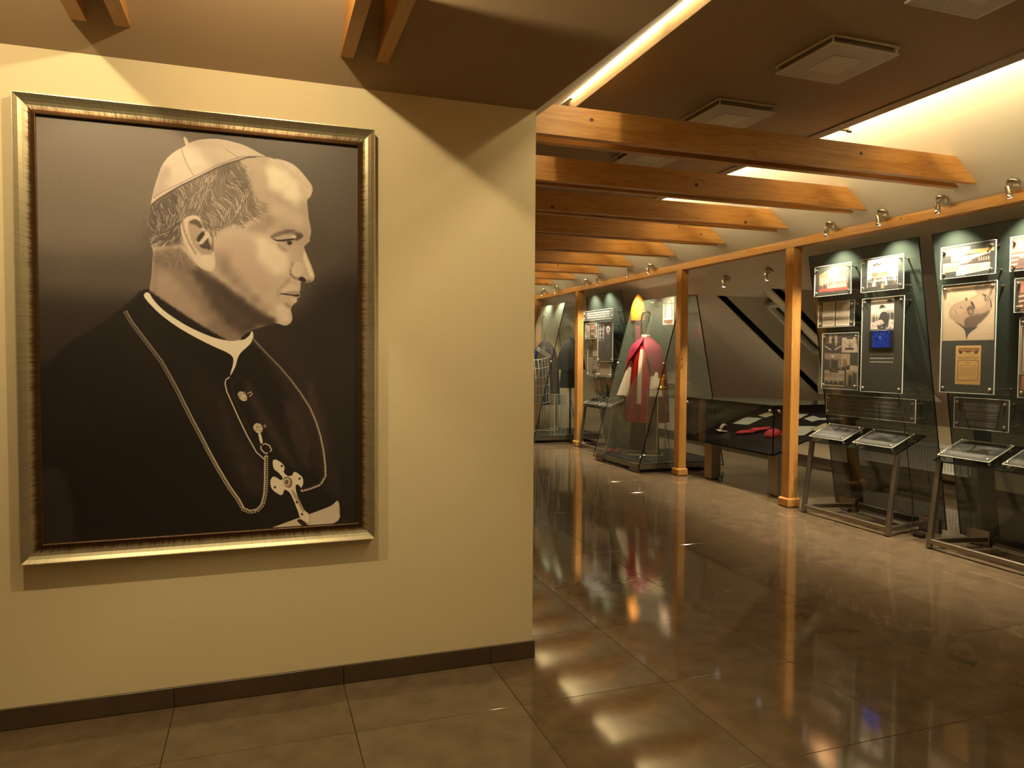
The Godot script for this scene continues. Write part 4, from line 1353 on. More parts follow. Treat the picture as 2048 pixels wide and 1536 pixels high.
	obj("dish", MB.new().lathe([Vector2(0, 0.001), Vector2(0.06, 0.001), Vector2(0.118, 0.014), Vector2(0.120, 0.017), Vector2(0.06, 0.006), Vector2(0, 0.006)], 28), M.gold, pt)
	var ch := thing("chalice", "gold chalice standing on the gold plate", "chalice", V3(5.10, 1.088, -8.55))
	obj("foot", MB.new().lathe([Vector2(0, 0), Vector2(0.062, 0), Vector2(0.062, 0.006), Vector2(0.045, 0.018), Vector2(0.018, 0.034), Vector2(0.011, 0.06), Vector2(0.011, 0.075)], 24), M.gold, ch)
	obj("knop", MB.new().lathe([Vector2(0.010, 0.070), Vector2(0.020, 0.076), Vector2(0.023, 0.084), Vector2(0.020, 0.092), Vector2(0.010, 0.098)], 20), M.gold, ch)
	obj("cup", MB.new().lathe([Vector2(0.010, 0.096), Vector2(0.014, 0.112), Vector2(0.036, 0.122), Vector2(0.052, 0.142), Vector2(0.060, 0.170), Vector2(0.064, 0.178), Vector2(0.058, 0.170), Vector2(0.048, 0.142), Vector2(0.030, 0.126), Vector2(0, 0.122)], 28), M.gold, ch)
	# picture card at the back of the case
	var pc := thing("picture_card", "brown picture card of a robed figure behind the second wooden post", "picture", V3(5.33, 1.96, -8.79), FACE + 0.1)
	var q := MB.new()
	q.box(V3(0, 0.185, 0), V3(0.25, 0.37, 0.008))
	obj("card_back", q, M.black_backing, pc)
	var fm := MB.new()
	fm.quad(V3(-0.125, 0, 0.0048), V3(0.125, 0, 0.0048), V3(0.125, 0.37, 0.0048), V3(-0.125, 0.37, 0.0048))
	obj("picture_print", fm, P(pr_icon(), "icon_print"), pc)
	obj("wire_stay", MB.new().tube([V3(0, -0.001, 0.0), V3(0, -0.9, 0.03), V3(0, -1.835, 0.05)], 0.004, 6), M.steel, pc)
	build_dark_case()

func shoe(parent: Node3D) -> void:
	# toe towards +z
	var rings: Array = []
	var inner: Array = []
	for q in [[-0.125, 0.022, 0.050], [-0.115, 0.032, 0.062], [-0.07, 0.034, 0.058], [-0.02, 0.033, 0.050], [0.02, 0.038, 0.050], [0.06, 0.044, 0.044], [0.10, 0.040, 0.034], [0.13, 0.026, 0.024], [0.142, 0.010, 0.016]]:
		var ring: Array = []
		for k in 17:
			var u := PI * k / 16.0
			# open mouth behind the instep: the top of the arch sinks
			var yy: float = sin(u) * q[2]
			if q[0] < 0.03 and absf(cos(u)) < 0.75:
				yy = minf(yy, q[2] * 0.66 - 0.012)
			ring.append(V3(cos(u) * q[1], 0.010 + yy, q[0]))
		ring.reverse()
		rings.append(ring)
	obj("upper", MB.new().loft(rings, false, false, true), M.red_leather, parent)
	var so := PackedVector2Array()
	for q in [[-0.128, 0.0], [-0.120, 0.028], [-0.07, 0.033], [0.0, 0.032], [0.06, 0.043], [0.10, 0.040], [0.135, 0.024], [0.146, 0.0]]:
		so.append(Vector2(q[1], q[0]))
	for q in [[0.135, -0.024], [0.10, -0.040], [0.06, -0.043], [0.0, -0.032], [-0.07, -0.033], [-0.120, -0.028]]:
		so.append(Vector2(q[1], q[0]))
	var sb := MB.new()
	sb.xf = Transform3D(Basis(V3(1, 0, 0), V3(0, 0, 1), V3(0, -1, 0)), V3(0, 0.0, 0))
	sb.slab(so, 0.010)
	obj("sole", sb, M.black_metal, parent)
	var ib := MB.new()
	ib.xf = Transform3D(Basis(V3(0.85, 0, 0), V3(0, 0, 0.6), V3(0, -1, 0)), V3(0, 0.018, -0.048))
	ib.slab(so, 0.008)
	obj("insole", ib, M.cream_leather, parent)
	obj("heel", MB.new().box(V3(0, 0.006, -0.095), V3(0.05, 0.012, 0.055), 0.003), M.black_metal, parent)

func build_dark_case() -> void:
	slanted_case("far slanted glass showcase with a dark robe beside the portrait wall edge", 4.47, 5.05, 2.46, -13.0, -11.75, 5.85, 5.35)
	dummy_stand("far chrome dress stand with a looped head over the dark robe", V3(5.02, 0.12, -12.62), 2.16, -0.45)
	var t := thing("dark_robe", "nearly black robe with cape hanging in the far showcase", "robe", V3(5.28, 0, -12.02), -0.7)
	var rings: Array = []
	for q in [[0.95, 0.20], [1.2, 0.18], [1.35, 0.16]]:
		rings.append(cloth_ring(q[0], q[1], q[1] * 0.8, -PI + 0.01, PI - 0.01, 56, 0.05, 8))
	obj("robe_skirt", MB.new().loft(rings, false, false, true), M.dark_cloth, t)
	rings = []
	for q in [[1.28, 0.27], [1.45, 0.245], [1.6, 0.20], [1.72, 0.14], [1.80, 0.07], [1.84, 0.05]]:
		rings.append(cloth_ring(q[0], q[1], q[1] * 0.8, -PI + 0.01, PI - 0.01, 56, 0.03, 7))
	obj("robe_cape", MB.new().loft(rings, false, false, true), M.dark_cloth, t)
	obj("robe_rod", MB.new().tube([V3(0, 0.12, 0), V3(0, 1.86, 0)], 0.016, 8), M.black_metal, t)
	var b := thing("blue_mantle", "blue and black mantle on the far left dress stand", "mantle", V3(5.02, 0, -12.62), -0.6)
	rings = []
	for q in [[0.62, 0.30], [1.0, 0.28], [1.4, 0.25], [1.62, 0.20], [1.72, 0.13], [1.80, 0.06]]:
		rings.append(cloth_ring(q[0], q[1], q[1] * 0.85, -PI + 0.01, PI - 0.01, 64, 0.04, 9))
	obj("mantle_cloth", MB.new().loft(rings, false, false, true), M.dark_cloth, b)
	for s in 3:
		rings = []
		for q in [[0.64, 0.312], [1.0, 0.292], [1.4, 0.262], [1.62, 0.212], [1.70, 0.155]]:
			rings.append(cloth_ring(q[0], q[1], q[1] * 0.85, [-0.9, -0.1, 0.7][s], [-0.6, 0.22, 0.95][s], 10, 0.04, 9))
		obj("blue_stripe", MB.new().loft(rings, false, false, true), M.blue_cloth, b)
	obj("pale_sash", MB.new().bar(V3(-0.10, 1.66, 0.22), V3(0.16, 1.50, 0.26), 0.005, 0.07, 0.001), mat("sash_grey", Color(0.55, 0.52, 0.46), 0.7), b)
	var w := thing("wire_lattice", "curved white wire lattice in front of the blue mantle", "wire frame", V3(4.86, 0.12, -12.42))
	var lat := MB.new()
	for k in 7:
		var path: Array = []
		for i in 12:
			var u := i / 11.0
			path.append(V3(0.16 * sin(k * 0.4 - 1.0), 0.55 + 0.80 * u, 0.22 * cos(k * 0.4 - 1.0) - 0.16 * (u - 0.2) * (u - 0.2)))
		lat.tube(path, 0.003, 5)
	for j in 6:
		var path: Array = []
		for i in 14:
			var a := lerpf(-1.1, 1.5, i / 13.0)
			var u := j / 5.0
			path.append(V3(0.16 * sin(a), 0.55 + 0.80 * u + 0.02 * sin(a * 2), 0.22 * cos(a) - 0.16 * (u - 0.2) * (u - 0.2)))
		lat.tube(path, 0.003, 5)
	obj("wires", lat, M.white_enamel, w)
	obj("wire_post", MB.new().tube([V3(0, 0, 0.1), V3(0, 0.6, 0.1), V3(0.0, 0.6, 0.2)], 0.005, 6), M.black_metal, w)
	var g := thing("glass_plinth", "glass display box with a pale upright object by the far showcase", "plinth", V3(5.0, 0.12, -11.92))
	for q in [[V3(-0.11, 0, 0), FACE], [V3(0.11, 0, 0), -FACE], [V3(0, 0, 0.11), 0.0], [V3(0, 0, -0.11), PI]]:
		pane(PackedVector2Array([Vector2(-0.11, 0), Vector2(0.11, 0), Vector2(0.11, 0.72), Vector2(-0.11, 0.72)]), 0.006, M.clear_glass, M.acrylic_edge, g, "pane", Transform3D(Basis(V3(0, 1, 0), q[1]), q[0]))
	obj("pale_tablet", MB.new().box(V3(-0.03, 0.42, 0), V3(0.02, 0.50, 0.10), 0.003), mat("tablet_grey", Color(0.46, 0.42, 0.35), 0.7), g)
	obj("tablet_stripe", MB.new().box(V3(-0.041, 0.44, 0), V3(0.003, 0.40, 0.012)), mat("tablet_brown", Color(0.26, 0.15, 0.08), 0.7), g)

func build_radiator() -> void:
	var z0 := -7.475
	var z1 := -5.86
	var t := thing("radiator", "cream ribbed panel radiator on the knee wall behind the display boards", "radiator", V3(7.40, 0.19, (z0 + z1) / 2), FACE)
	var w := z1 - z0
	var h := 0.33
	var p := PackedVector2Array()
	var n := 40
	for i in n:
		var x := -w / 2 + 0.03 + (w - 0.06) * i / n
		var s := (w - 0.06) / n
		p.append_array([Vector2(x, 0.004), Vector2(x + s * 0.25, 0.004), Vector2(x + s * 0.38, -0.006), Vector2(x + s * 0.62, -0.006), Vector2(x + s * 0.75, 0.004)])
	var b := MB.new()
	for i in p.size() - 1:
		b.quad(V3(p[i].x, 0.03, p[i].y), V3(p[i + 1].x, 0.03, p[i + 1].y), V3(p[i + 1].x, h - 0.045, p[i + 1].y), V3(p[i].x, h - 0.045, p[i].y))
	b.box(V3(0, 0.015, -0.004), V3(w, 0.03, 0.018), 0.004)
	b.box(V3(0, h - 0.0225, -0.004), V3(w, 0.045, 0.018), 0.004)
	b.box(V3(-w / 2 + 0.015, h / 2, -0.004), V3(0.03, h, 0.018), 0.004)
	b.box(V3(w / 2 - 0.015, h / 2, -0.004), V3(0.03, h, 0.018), 0.004)
	obj("ribbed_panel", b, M.white_enamel, t)
	obj("back_panel", MB.new().box(V3(0, h / 2, -0.085), V3(w, h, 0.018), 0.004), M.white_enamel, t)
	for s in [-1, 1]:
		obj("side_cover", MB.new().box(V3(s * (w / 2 - 0.004), h / 2, -0.045), V3(0.008, h, 0.072), 0.002), M.white_enamel, t)
	var g := MB.new()
	for i in 34:
		g.box(V3(-w / 2 + 0.03 + (w - 0.06) * (i + 0.5) / 34, h - 0.004, -0.045), V3(0.028, 0.006, 0.068))
	obj("top_grille", g, M.white_enamel, t)
	for s in [-1, 1]:
		obj("wall_bracket", MB.new().box(V3(s * w * 0.35, h * 0.5, -0.120), V3(0.04, 0.2, 0.05)), M.steel, t)
# ---------------------------------------------------------------- painting of flat prints
class Paint:
	var im: Image
	var s := 1.0
	var rng := RandomNumberGenerator.new()
	func _init(w: int, h: int, c: Color, k := 1.0) -> void:
		im = Image.create_empty(w, h, false, Image.FORMAT_RGBA8)
		im.fill(c)
		s = k
		rng.seed = 7
	static func pts(a: Array, k: float) -> PackedVector2Array:
		var r := PackedVector2Array()
		for i in range(0, a.size(), 2):
			r.append(Vector2(a[i], a[i + 1]) * k)
		return r
	# Chaikin's corner cutting: rounds a traced outline
	static func rounded(p: PackedVector2Array, times := 2) -> PackedVector2Array:
		for t in times:
			var q := PackedVector2Array()
			for i in p.size():
				var b := p[(i + 1) % p.size()]
				q.append(p[i].lerp(b, 0.22))
				q.append(p[i].lerp(b, 0.78))
			p = q
		return p
	static func scan(t: Image, p: PackedVector2Array, c: Color) -> void:
		var lo := INF
		var hi := -INF
		for v in p:
			lo = minf(lo, v.y)
			hi = maxf(hi, v.y)
		var n := p.size()
		for y in range(maxi(0, floori(lo)), mini(t.get_height() - 1, ceili(hi)) + 1):
			var yc := y + 0.5
			var xs: Array[float] = []
			for i in n:
				var a := p[i]
				var b := p[(i + 1) % n]
				if (a.y <= yc) != (b.y <= yc):
					xs.append(a.x + (yc - a.y) / (b.y - a.y) * (b.x - a.x))
			xs.sort()
			for i in range(0, xs.size() - 1, 2):
				var x0 := roundi(xs[i])
				var x1 := roundi(xs[i + 1])
				if x1 > x0:
					t.fill_rect(Rect2i(x0, y, x1 - x0, 1), c)
	func hard(a: Array, c: Color) -> void:
		scan(im, pts(a, s), c)
	# a polygon with an edge as soft as «blur» canvas pixels
	func soft(a: Array, c: Color, blur := 1.0) -> void:
		softv(rounded(pts(a, s)), c, blur)
	func softv(p: PackedVector2Array, c: Color, blur := 1.0) -> void:
		var b := blur * s
		var q := maxf(1.0, b * 0.8)
		var lo := Vector2(INF, INF)
		var hi := -lo
		for v in p:
			lo = lo.min(v)
			hi = hi.max(v)
		lo = (lo - Vector2.ONE * (b * 2.8 + 3.0)).floor()
		hi = (hi + Vector2.ONE * (b * 2.8 + 3.0)).ceil()
		var full := Vector2i(hi - lo)
		var low := Vector2i(maxi(3, ceili(full.x / q)), maxi(3, ceili(full.y / q)))
		var k := Vector2(low) * 2.0 / Vector2(full)
		var t := Image.create_empty(low.x * 2, low.y * 2, false, Image.FORMAT_RGBA8)
		t.fill(Color(c.r, c.g, c.b, 0))
		var pp := PackedVector2Array()
		for v in p:
			pp.append((v - lo) * k)
		scan(t, pp, c)
		t.resize(low.x, low.y, Image.INTERPOLATE_BILINEAR)
		if q > 1.0:
			t.resize(full.x, full.y, Image.INTERPOLATE_CUBIC)
		im.blend_rect(t, Rect2i(Vector2i.ZERO, full), Vector2i(lo))
	# a stroke along a polyline, width w, drawn as a thin polygon
	func stroke(a: Array, w: float, c: Color, blur := 0.8) -> void:
		strokev(pts(a, s), w * s, c, blur)
	func strokev(p: PackedVector2Array, w: float, c: Color, blur := 0.8) -> void:
		var left := PackedVector2Array()
		var right := PackedVector2Array()
		for i in p.size():
			var d := (p[mini(i + 1, p.size() - 1)] - p[maxi(i - 1, 0)]).normalized().orthogonal() * w * 0.5
			left.append(p[i] + d)
			right.append(p[i] - d)
		right.reverse()
		left.append_array(right)
		softv(left, c, blur)
	func ell(x: float, y: float, rx: float, ry: float, c: Color, blur := 0.8, turn := 0.0) -> void:
		var p := PackedVector2Array()
		for i in 14:
			p.append((Vector2(x, y) + Vector2(cos(i * TAU / 14) * rx, sin(i * TAU / 14) * ry).rotated(turn)) * s)
		softv(p, c, blur)
	func rect(x: float, y: float, w: float, h: float, c: Color) -> void:
		im.fill_rect(Rect2i(roundi(x * s), roundi(y * s), maxi(1, roundi(w * s)), maxi(1, roundi(h * s))), c)
	# one hair: a curved row of small dabs
	func hair(p: Vector2, dir: float, bend: float, length: float, c: Color, w := 2) -> void:
		var q := p * s
		var n := int(length * s / 1.5)
		for i in n:
			im.fill_rect(Rect2i(int(q.x), int(q.y), w if i < n - 3 else 1, w), c)
			q += Vector2.from_angle(dir + bend * i / n) * 1.5
	func inside(p: Vector2, a: PackedVector2Array) -> bool:
		return Geometry2D.is_point_in_polygon(p, a)
	func grain(amount: float, c: int) -> void:
		var g := Image.create_empty(c, c, false, Image.FORMAT_RGBA8)
		for y in c:
			for x in c:
				var v := rng.randf()
				g.set_pixel(x, y, Color(1, 1, 1, v * amount) if rng.randf() < 0.5 else Color(0, 0, 0, v * amount))
		for y in range(0, im.get_height(), c):
			for x in range(0, im.get_width(), c):
				im.blend_rect(g, Rect2i(0, 0, c, c), Vector2i(x, y))
	func tex() -> ImageTexture:
		return ImageTexture.create_from_image(im)


func rgb8(r: int, g: int, b: int, a := 1.0) -> Color:
	return Color(r / 255.0, g / 255.0, b / 255.0, a)


func paint_portrait() -> ImageTexture:
	var k := 1.4
	var p := Paint.new(1400, 1903, rgb8(48, 40, 37), k)
	# backdrop of the studio photograph
	p.soft([-100, -100, 1100, -100, 1100, 500, 640, 620, -100, 620], rgb8(84, 74, 67), 150)
	p.soft([-60, -60, 560, -60, 420, 300, 260, 420, -60, 460], rgb8(118, 106, 96, 0.75), 120)
	p.soft([700, -80, 1100, -80, 1100, 300, 900, 360, 820, 180], rgb8(96, 85, 77, 0.5), 80)
	p.soft([-160, 560, 360, 540, 360, 900, -160, 1100], rgb8(42, 34, 32, 0.85), 150)
	p.soft([760, 560, 1200, 380, 1200, 1500, 860, 1500, 800, 900], rgb8(30, 23, 22, 0.95), 150)
	var bg := p.im.duplicate()
	var T := TR
	# head: broad tones first
	p.soft(T.head, rgb8(190, 172, 158), 2)
	p.soft(T.neck, rgb8(132, 114, 103), 22)
	p.soft(T.neck_light, rgb8(172, 152, 139, 0.75), 34)
	p.soft(T.neck_dark, rgb8(74, 60, 54, 0.9), 30)
	p.soft(T.cheek_mid, rgb8(184, 163, 150, 0.8), 34)
	p.soft(T.cheek_dark, rgb8(140, 121, 110, 0.85), 40)
	p.soft(T.jaw_shadow, rgb8(66, 53, 48, 0.85), 26)
	p.soft(T.cheek_hi, rgb8(222, 208, 192, 0.85), 34)
	p.soft(T.forehead_mid, rgb8(214, 198, 182, 0.8), 30)
	p.soft(T.forehead_hi, rgb8(242, 234, 214, 0.95), 34)
	p.soft(T.temple_dark, rgb8(158, 140, 128, 0.7), 26)
	p.soft(T.chin_hi, rgb8(214, 199, 183, 0.9), 20)
	p.soft(T.muzzle_hi, rgb8(205, 188, 173, 0.9), 14)
	p.soft(T.under_lip, rgb8(150, 132, 120, 0.8), 12)
	p.soft(T.nose_side, rgb8(192, 175, 161, 0.9), 14)
	p.soft(T.nose_hi, rgb8(232, 220, 202, 0.9), 9)
	p.soft(T.nose_wing, rgb8(204, 187, 172, 1), 10)
	p.soft(T.nose_crease, rgb8(110, 92, 83, 0.75), 7)
	p.soft(T.tip_shade, rgb8(120, 102, 92, 0.8), 7)
	p.soft(T.nostril, rgb8(34, 25, 23), 3)
	p.soft(T.fold, rgb8(160, 141, 129, 0.65), 12)
	p.soft(T.upper_lip, rgb8(160, 140, 129, 0.9), 5)
	p.soft(T.lowlip_hi, rgb8(206, 189, 175, 0.95), 4)
	p.soft(T.mouth, rgb8(46, 34, 31, 0.95), 2)
	# eye
	p.soft(T.bag, rgb8(158, 139, 128, 0.7), 8)
	p.soft(T.socket, rgb8(84, 68, 61, 0.9), 6)
	p.soft(T.brow, rgb8(96, 80, 73, 0.75), 11)
	p.soft(T.lid_hi, rgb8(226, 213, 196, 0.9), 4)
	p.soft(T.eye_white, rgb8(176, 159, 148), 3)
	p.soft(T.iris, rgb8(52, 40, 37), 2)
	p.soft(T.lid_line, rgb8(40, 30, 28, 0.95), 2)
	# hair mass, then hundreds of strands
	p.soft(T.hair_dark, rgb8(118, 104, 96), 11)
	p.soft(T.hair_back, rgb8(82, 69, 64, 0.9), 24)
	p.soft(T.hair_front, rgb8(198, 182, 166, 0.8), 20)
	p.soft(T.hair_top, rgb8(226, 214, 196, 0.7), 14)
	p.soft(T.neck_hair, rgb8(126, 109, 100, 0.8), 18)
	var hd := Paint.pts(T.hair_dark, 1.0)
	var hf := Paint.pts(T.hair_front, 1.0)
	var nh := Paint.pts(T.neck_hair, 1.0)
	var ht := Paint.pts(T.hair_top, 1.0)
	for i in 9000:
		var q := Vector2(p.rng.randf_range(285, 800), p.rng.randf_range(70, 480))
		var tone := p.rng.randf()
		if p.inside(q, hd):
			var t := clampf((q.x - 320) / 330.0, 0, 1)
			var v := lerpf(0.24, 0.74, tone * tone) + 0.17 * t
			if tone < 0.3:
				v *= 0.8
			var dir := lerpf(1.75, 0.95, t) + sin(q.x * 0.043 + q.y * 0.031) * 0.65 + (0.5 if q.y > 330 else 0.0) * (-1.0 if t > 0.4 else 0.4)
			p.hair(q, dir, p.rng.randf_range(-0.9, 0.9), p.rng.randf_range(14, 38), Color(v, v * 0.91, v * 0.85, 1), 1 + int(tone > 0.9))
		elif p.inside(q, nh):
			var v := lerpf(0.3, 0.74, tone * tone)
			p.hair(q, 0.7 + sin(q.x * 0.05) * 0.7, p.rng.randf_range(-0.6, 0.6), p.rng.randf_range(8, 20), Color(v, v * 0.9, v * 0.84, 1), 1)
		elif p.inside(q, ht) and tone > 0.3:
			var v := lerpf(0.66, 0.97, tone)
			p.hair(q, 0.7 + p.rng.randf_range(-0.4, 0.4), 0.5, p.rng.randf_range(8, 22), Color(v, v * 0.94, v * 0.86, 1), 1)
	for i in 260:
		var q := Vector2(p.rng.randf_range(470, 640), p.rng.randf_range(100, 330))
		if p.inside(q, hf):
			p.hair(q, 1.35 + p.rng.randf_range(-0.3, 0.3), 0.6, p.rng.randf_range(18, 40), rgb8(232, 222, 205), 1)
	# ear
	p.soft(T.ear, rgb8(206, 189, 174), 3)
	p.soft(T.ear_in, rgb8(166, 147, 135), 8)
	p.soft(T.ear_top, rgb8(84, 68, 61, 0.9), 6)
	p.soft(T.ear_hole, rgb8(46, 35, 32, 0.95), 5)
	p.soft(T.ear_hole2, rgb8(58, 45, 41, 0.9), 6)
	p.soft(T.ear_lobe, rgb8(216, 200, 185, 0.8), 10)
	p.stroke([419, 292, 424, 330, 440, 374, 462, 412], 6, rgb8(140, 122, 112, 0.8), 5)
	p.stroke([502, 296, 504, 330, 514, 352, 512, 398], 5, rgb8(90, 74, 67, 0.8), 5)
	for i in 110:
		var q := Vector2(p.rng.randf_range(455, 640), p.rng.randf_range(318, 352))
		if p.inside(q, hd):
			p.hair(q, 0.2, 0.8, p.rng.randf_range(10, 26), rgb8(205, 190, 174), 1)
	# skull cap
	p.soft(T.cap, rgb8(206, 190, 178), 2)
	p.soft(T.cap_shade, rgb8(178, 160, 149, 0.85), 26)
	p.soft([420, 50, 620, 40, 640, 60, 560, 90, 440, 130], rgb8(220, 206, 192, 0.7), 22)
	p.soft(T.cap_rim, rgb8(196, 180, 168), 2)
	p.stroke([332, 232, 365, 206, 430, 168, 520, 112, 592, 76, 640, 66], 1.6, rgb8(120, 103, 95, 0.9), 1)
	p.stroke([329, 254, 349, 234, 418, 184, 457, 161, 524, 119, 561, 100, 627, 72, 656, 67], 4, rgb8(66, 53, 49, 0.9), 3)
	p.stroke(T.seam1, 2.4, rgb8(140, 122, 112, 0.9), 1.5)
	p.stroke(T.seam2, 2.4, rgb8(226, 212, 198, 0.8), 2)
	p.stroke(T.seam3, 2.0, rgb8(140, 122, 112, 0.9), 1.5)
	# everything outside the head goes back to the backdrop
	var mask := Image.create_empty(1400, 1903, false, Image.FORMAT_RGBA8)
	mask.fill(Color.WHITE)
	Paint.scan(mask, Paint.rounded(Paint.pts(T.head, k), 1), Color(0, 0, 0, 0))
	Paint.scan(mask, Paint.rounded(Paint.pts(T.cap, k), 1), Color(0, 0, 0, 0))
	p.im.blit_rect_mask(bg, mask, Rect2i(0, 0, 1400, 1903), Vector2i.ZERO)
	p.soft(T.stem, rgb8(204, 188, 175), 1.2)
	for i in 70:
		var e := Vector2(lerpf(700, 826, i / 69.0), lerpf(66, 160, pow(i / 69.0, 1.25)))
		p.hair(e, -0.9 + p.rng.randf_range(-0.7, 0.9), 0.7, p.rng.randf_range(4, 13), rgb8(170, 156, 143, 1), 1)
	for i in 60:
		p.hair(Vector2(p.rng.randf_range(300, 318), p.rng.randf_range(262, 420)), 1.7, 0.4, p.rng.randf_range(8, 16), rgb8(82, 69, 63), 1)
	# cassock
	p.soft(T.body, rgb8(21, 14, 14), 9)
	p.soft([-80, 820, 60, 760, 200, 690, 330, 900, 400, 1420, -80, 1420], rgb8(19, 12, 12, 0.9), 30)
	p.soft([-40, 1000, 560, 1000, 700, 1400, -40, 1400], rgb8(15, 9, 9, 0.9), 60)
	p.soft(T.shoulder_r, rgb8(42, 31, 29, 0.9), 26)
	p.soft(T.chest_lit, rgb8(33, 24, 22, 0.8), 40)
	for f in [T.fold1, T.fold2, T.fold4]:
		p.soft(f, rgb8(66, 51, 46, 0.55), 22)
	p.soft(T.fold3, rgb8(56, 43, 40, 0.5), 24)
	p.soft([585, 1020, 640, 1100, 690, 1200, 640, 1260, 600, 1180], rgb8(54, 41, 38, 0.5), 20)
	p.soft([-60, 1120, 60, 1110, 84, 1240, 96, 1420, -60, 1420], rgb8(40, 32, 33, 0.8), 22)
	p.soft(T.collar, rgb8(232, 222, 202), 1.5)
	p.soft(T.collar_gap, rgb8(34, 25, 23), 2)
	p.soft(T.standcol, rgb8(17, 11, 11), 1.6)
	p.stroke(T.placket, 4.2, rgb8(206, 190, 170), 1)
	p.stroke(T.placket2, 3, rgb8(58, 46, 42, 0.9), 2)
	# sash
	p.soft(T.sash, rgb8(206, 192, 174), 2)
	p.soft(T.sash2, rgb8(44, 34, 31), 1.5)
	# buttons and loops
	for b in [T.button1, T.button2]:
		p.soft(b, rgb8(202, 186, 166), 1.2)
		var c := Vector2(b[0] + 17, b[1] + 2)
		for j in 9:
			p.ell(c.x + p.rng.randf_range(-12, 12), c.y + p.rng.randf_range(-12, 14), 2.6, 2.6, rgb8(128, 110, 96, 0.8), 1)
	p.stroke(T.loop1, 3.4, rgb8(196, 180, 160), 1)
	p.stroke(T.loop2, 3.4, rgb8(196, 180, 160), 1)
	p.soft(T.bar, rgb8(222, 208, 188), 1.4)
	p.stroke(T.ring, 4.5, rgb8(206, 190, 168), 1)
	p.stroke(T.ring2, 4.5, rgb8(206, 190, 168), 1)
	# curb chains: alternating links
	paint_chain(p, T.chainL, 13.0, 1.0)
	paint_chain(p, T.chainR, 12.0, 0.0)
	# pectoral cross
	p.soft(T.cross, rgb8(30, 21, 18), 5)
	p.soft(T.cross, rgb8(226, 212, 188), 1.2)
	p.soft(T.cross_in, rgb8(120, 100, 84, 0.9), 2)
	p.soft(T.shaft_in, rgb8(160, 140, 120, 0.9), 2)
	var ci: Array = T.cross_in
	var cc := Vector2(ci[0] + 12, ci[1] + 16)
	p.ell(cc.x, cc.y, 12, 14, rgb8(206, 190, 166), 1)
	p.ell(cc.x, cc.y, 7, 9, rgb8(110, 92, 78), 1)
	for st in [Vector2(-16, -58), Vector2(-40, 16), Vector2(44, -10), Vector2(34, 74), Vector2(52, 118), Vector2(72, 162)]:
		p.ell(cc.x + st.x, cc.y + st.y, 4.2, 4.2, rgb8(58, 44, 38), 1)
	p.grain(0.05, 128)
	return p.tex()


func paint_chain(p: Paint, a: Array, w: float, gap: float) -> void:
	var v := Paint.pts(a, 1.0)
	var step := 7.5
	var left := 0.0
	var n := 0
	for i in v.size() - 1:
		var d := v[i].distance_to(v[i + 1])
		var dir := (v[i + 1] - v[i]) / d
		while left < d:
			var c := v[i] + dir * left
			var o := dir.orthogonal()
			var near := clampf((c.y - 640) / 500.0, 0.25, 1.0)
			p.ell(c.x, c.y, w * 0.62, w * 0.46, rgb8(44, 34, 28), 1, dir.angle())
			p.ell(c.x + o.x * w * 0.2, c.y + o.y * w * 0.2, w * 0.5, w * 0.27, Color(0.82, 0.76, 0.66) * lerpf(0.7, 1.0, near), 0.8, dir.angle() + 0.7)
			if gap > 0.5:
				p.ell(c.x - o.x * w * 0.24, c.y - o.y * w * 0.24, w * 0.4, w * 0.2, Color(0.72, 0.66, 0.57) * lerpf(0.7, 1.0, near), 0.8, dir.angle() - 0.6)
			left += step
			n += 1
		left -= d
# ---------------------------------------------------------------- small prints (flat pictures on the acrylic plates)
func sheet(w: int, h: int, c: Color, seed_: int) -> Paint:
	var p := Paint.new(w, h, c, 1.0)
	p.rng.seed = seed_
	return p

func scribble(p: Paint, x: float, y: float, w: float, h: float, step: float, c: Color, words := true) -> void:
	var yy := y
	while yy < y + h:
		var xx := x
		while xx < x + w:
			var l := p.rng.randf_range(4, 15)
			p.rect(xx, yy + p.rng.randf_range(-0.7, 0.7), minf(l, x + w - xx), maxf(1.0, step * 0.34), Color(c.r, c.g, c.b).lightened(p.rng.randf() * 0.25))
			xx += l + (3.0 if words else 1.0)
		yy += step

func people(p: Paint, x: float, y: float, w: float, n: int, hgt: float, body: Color, skin: Color, spread := 0.35) -> void:
	for i in n:
		var px := x + w * (i + 0.5) / n + p.rng.randf_range(-2, 2)
		var py := y + p.rng.randf_range(-hgt * 0.06, hgt * 0.06)
		var bw := w / n * spread * 1.4
		var c := body.lightened(p.rng.randf() * 0.18) if p.rng.randf() < 0.8 else skin.darkened(0.15)
		p.soft([px - bw, py + hgt, px - bw * 0.9, py + hgt * 0.28, px, py + hgt * 0.18, px + bw * 0.9, py + hgt * 0.28, px + bw, py + hgt], c, 1.2)
		p.ell(px, py + hgt * 0.1, hgt * 0.085, hgt * 0.11, skin.darkened(p.rng.randf() * 0.25), 1.0)

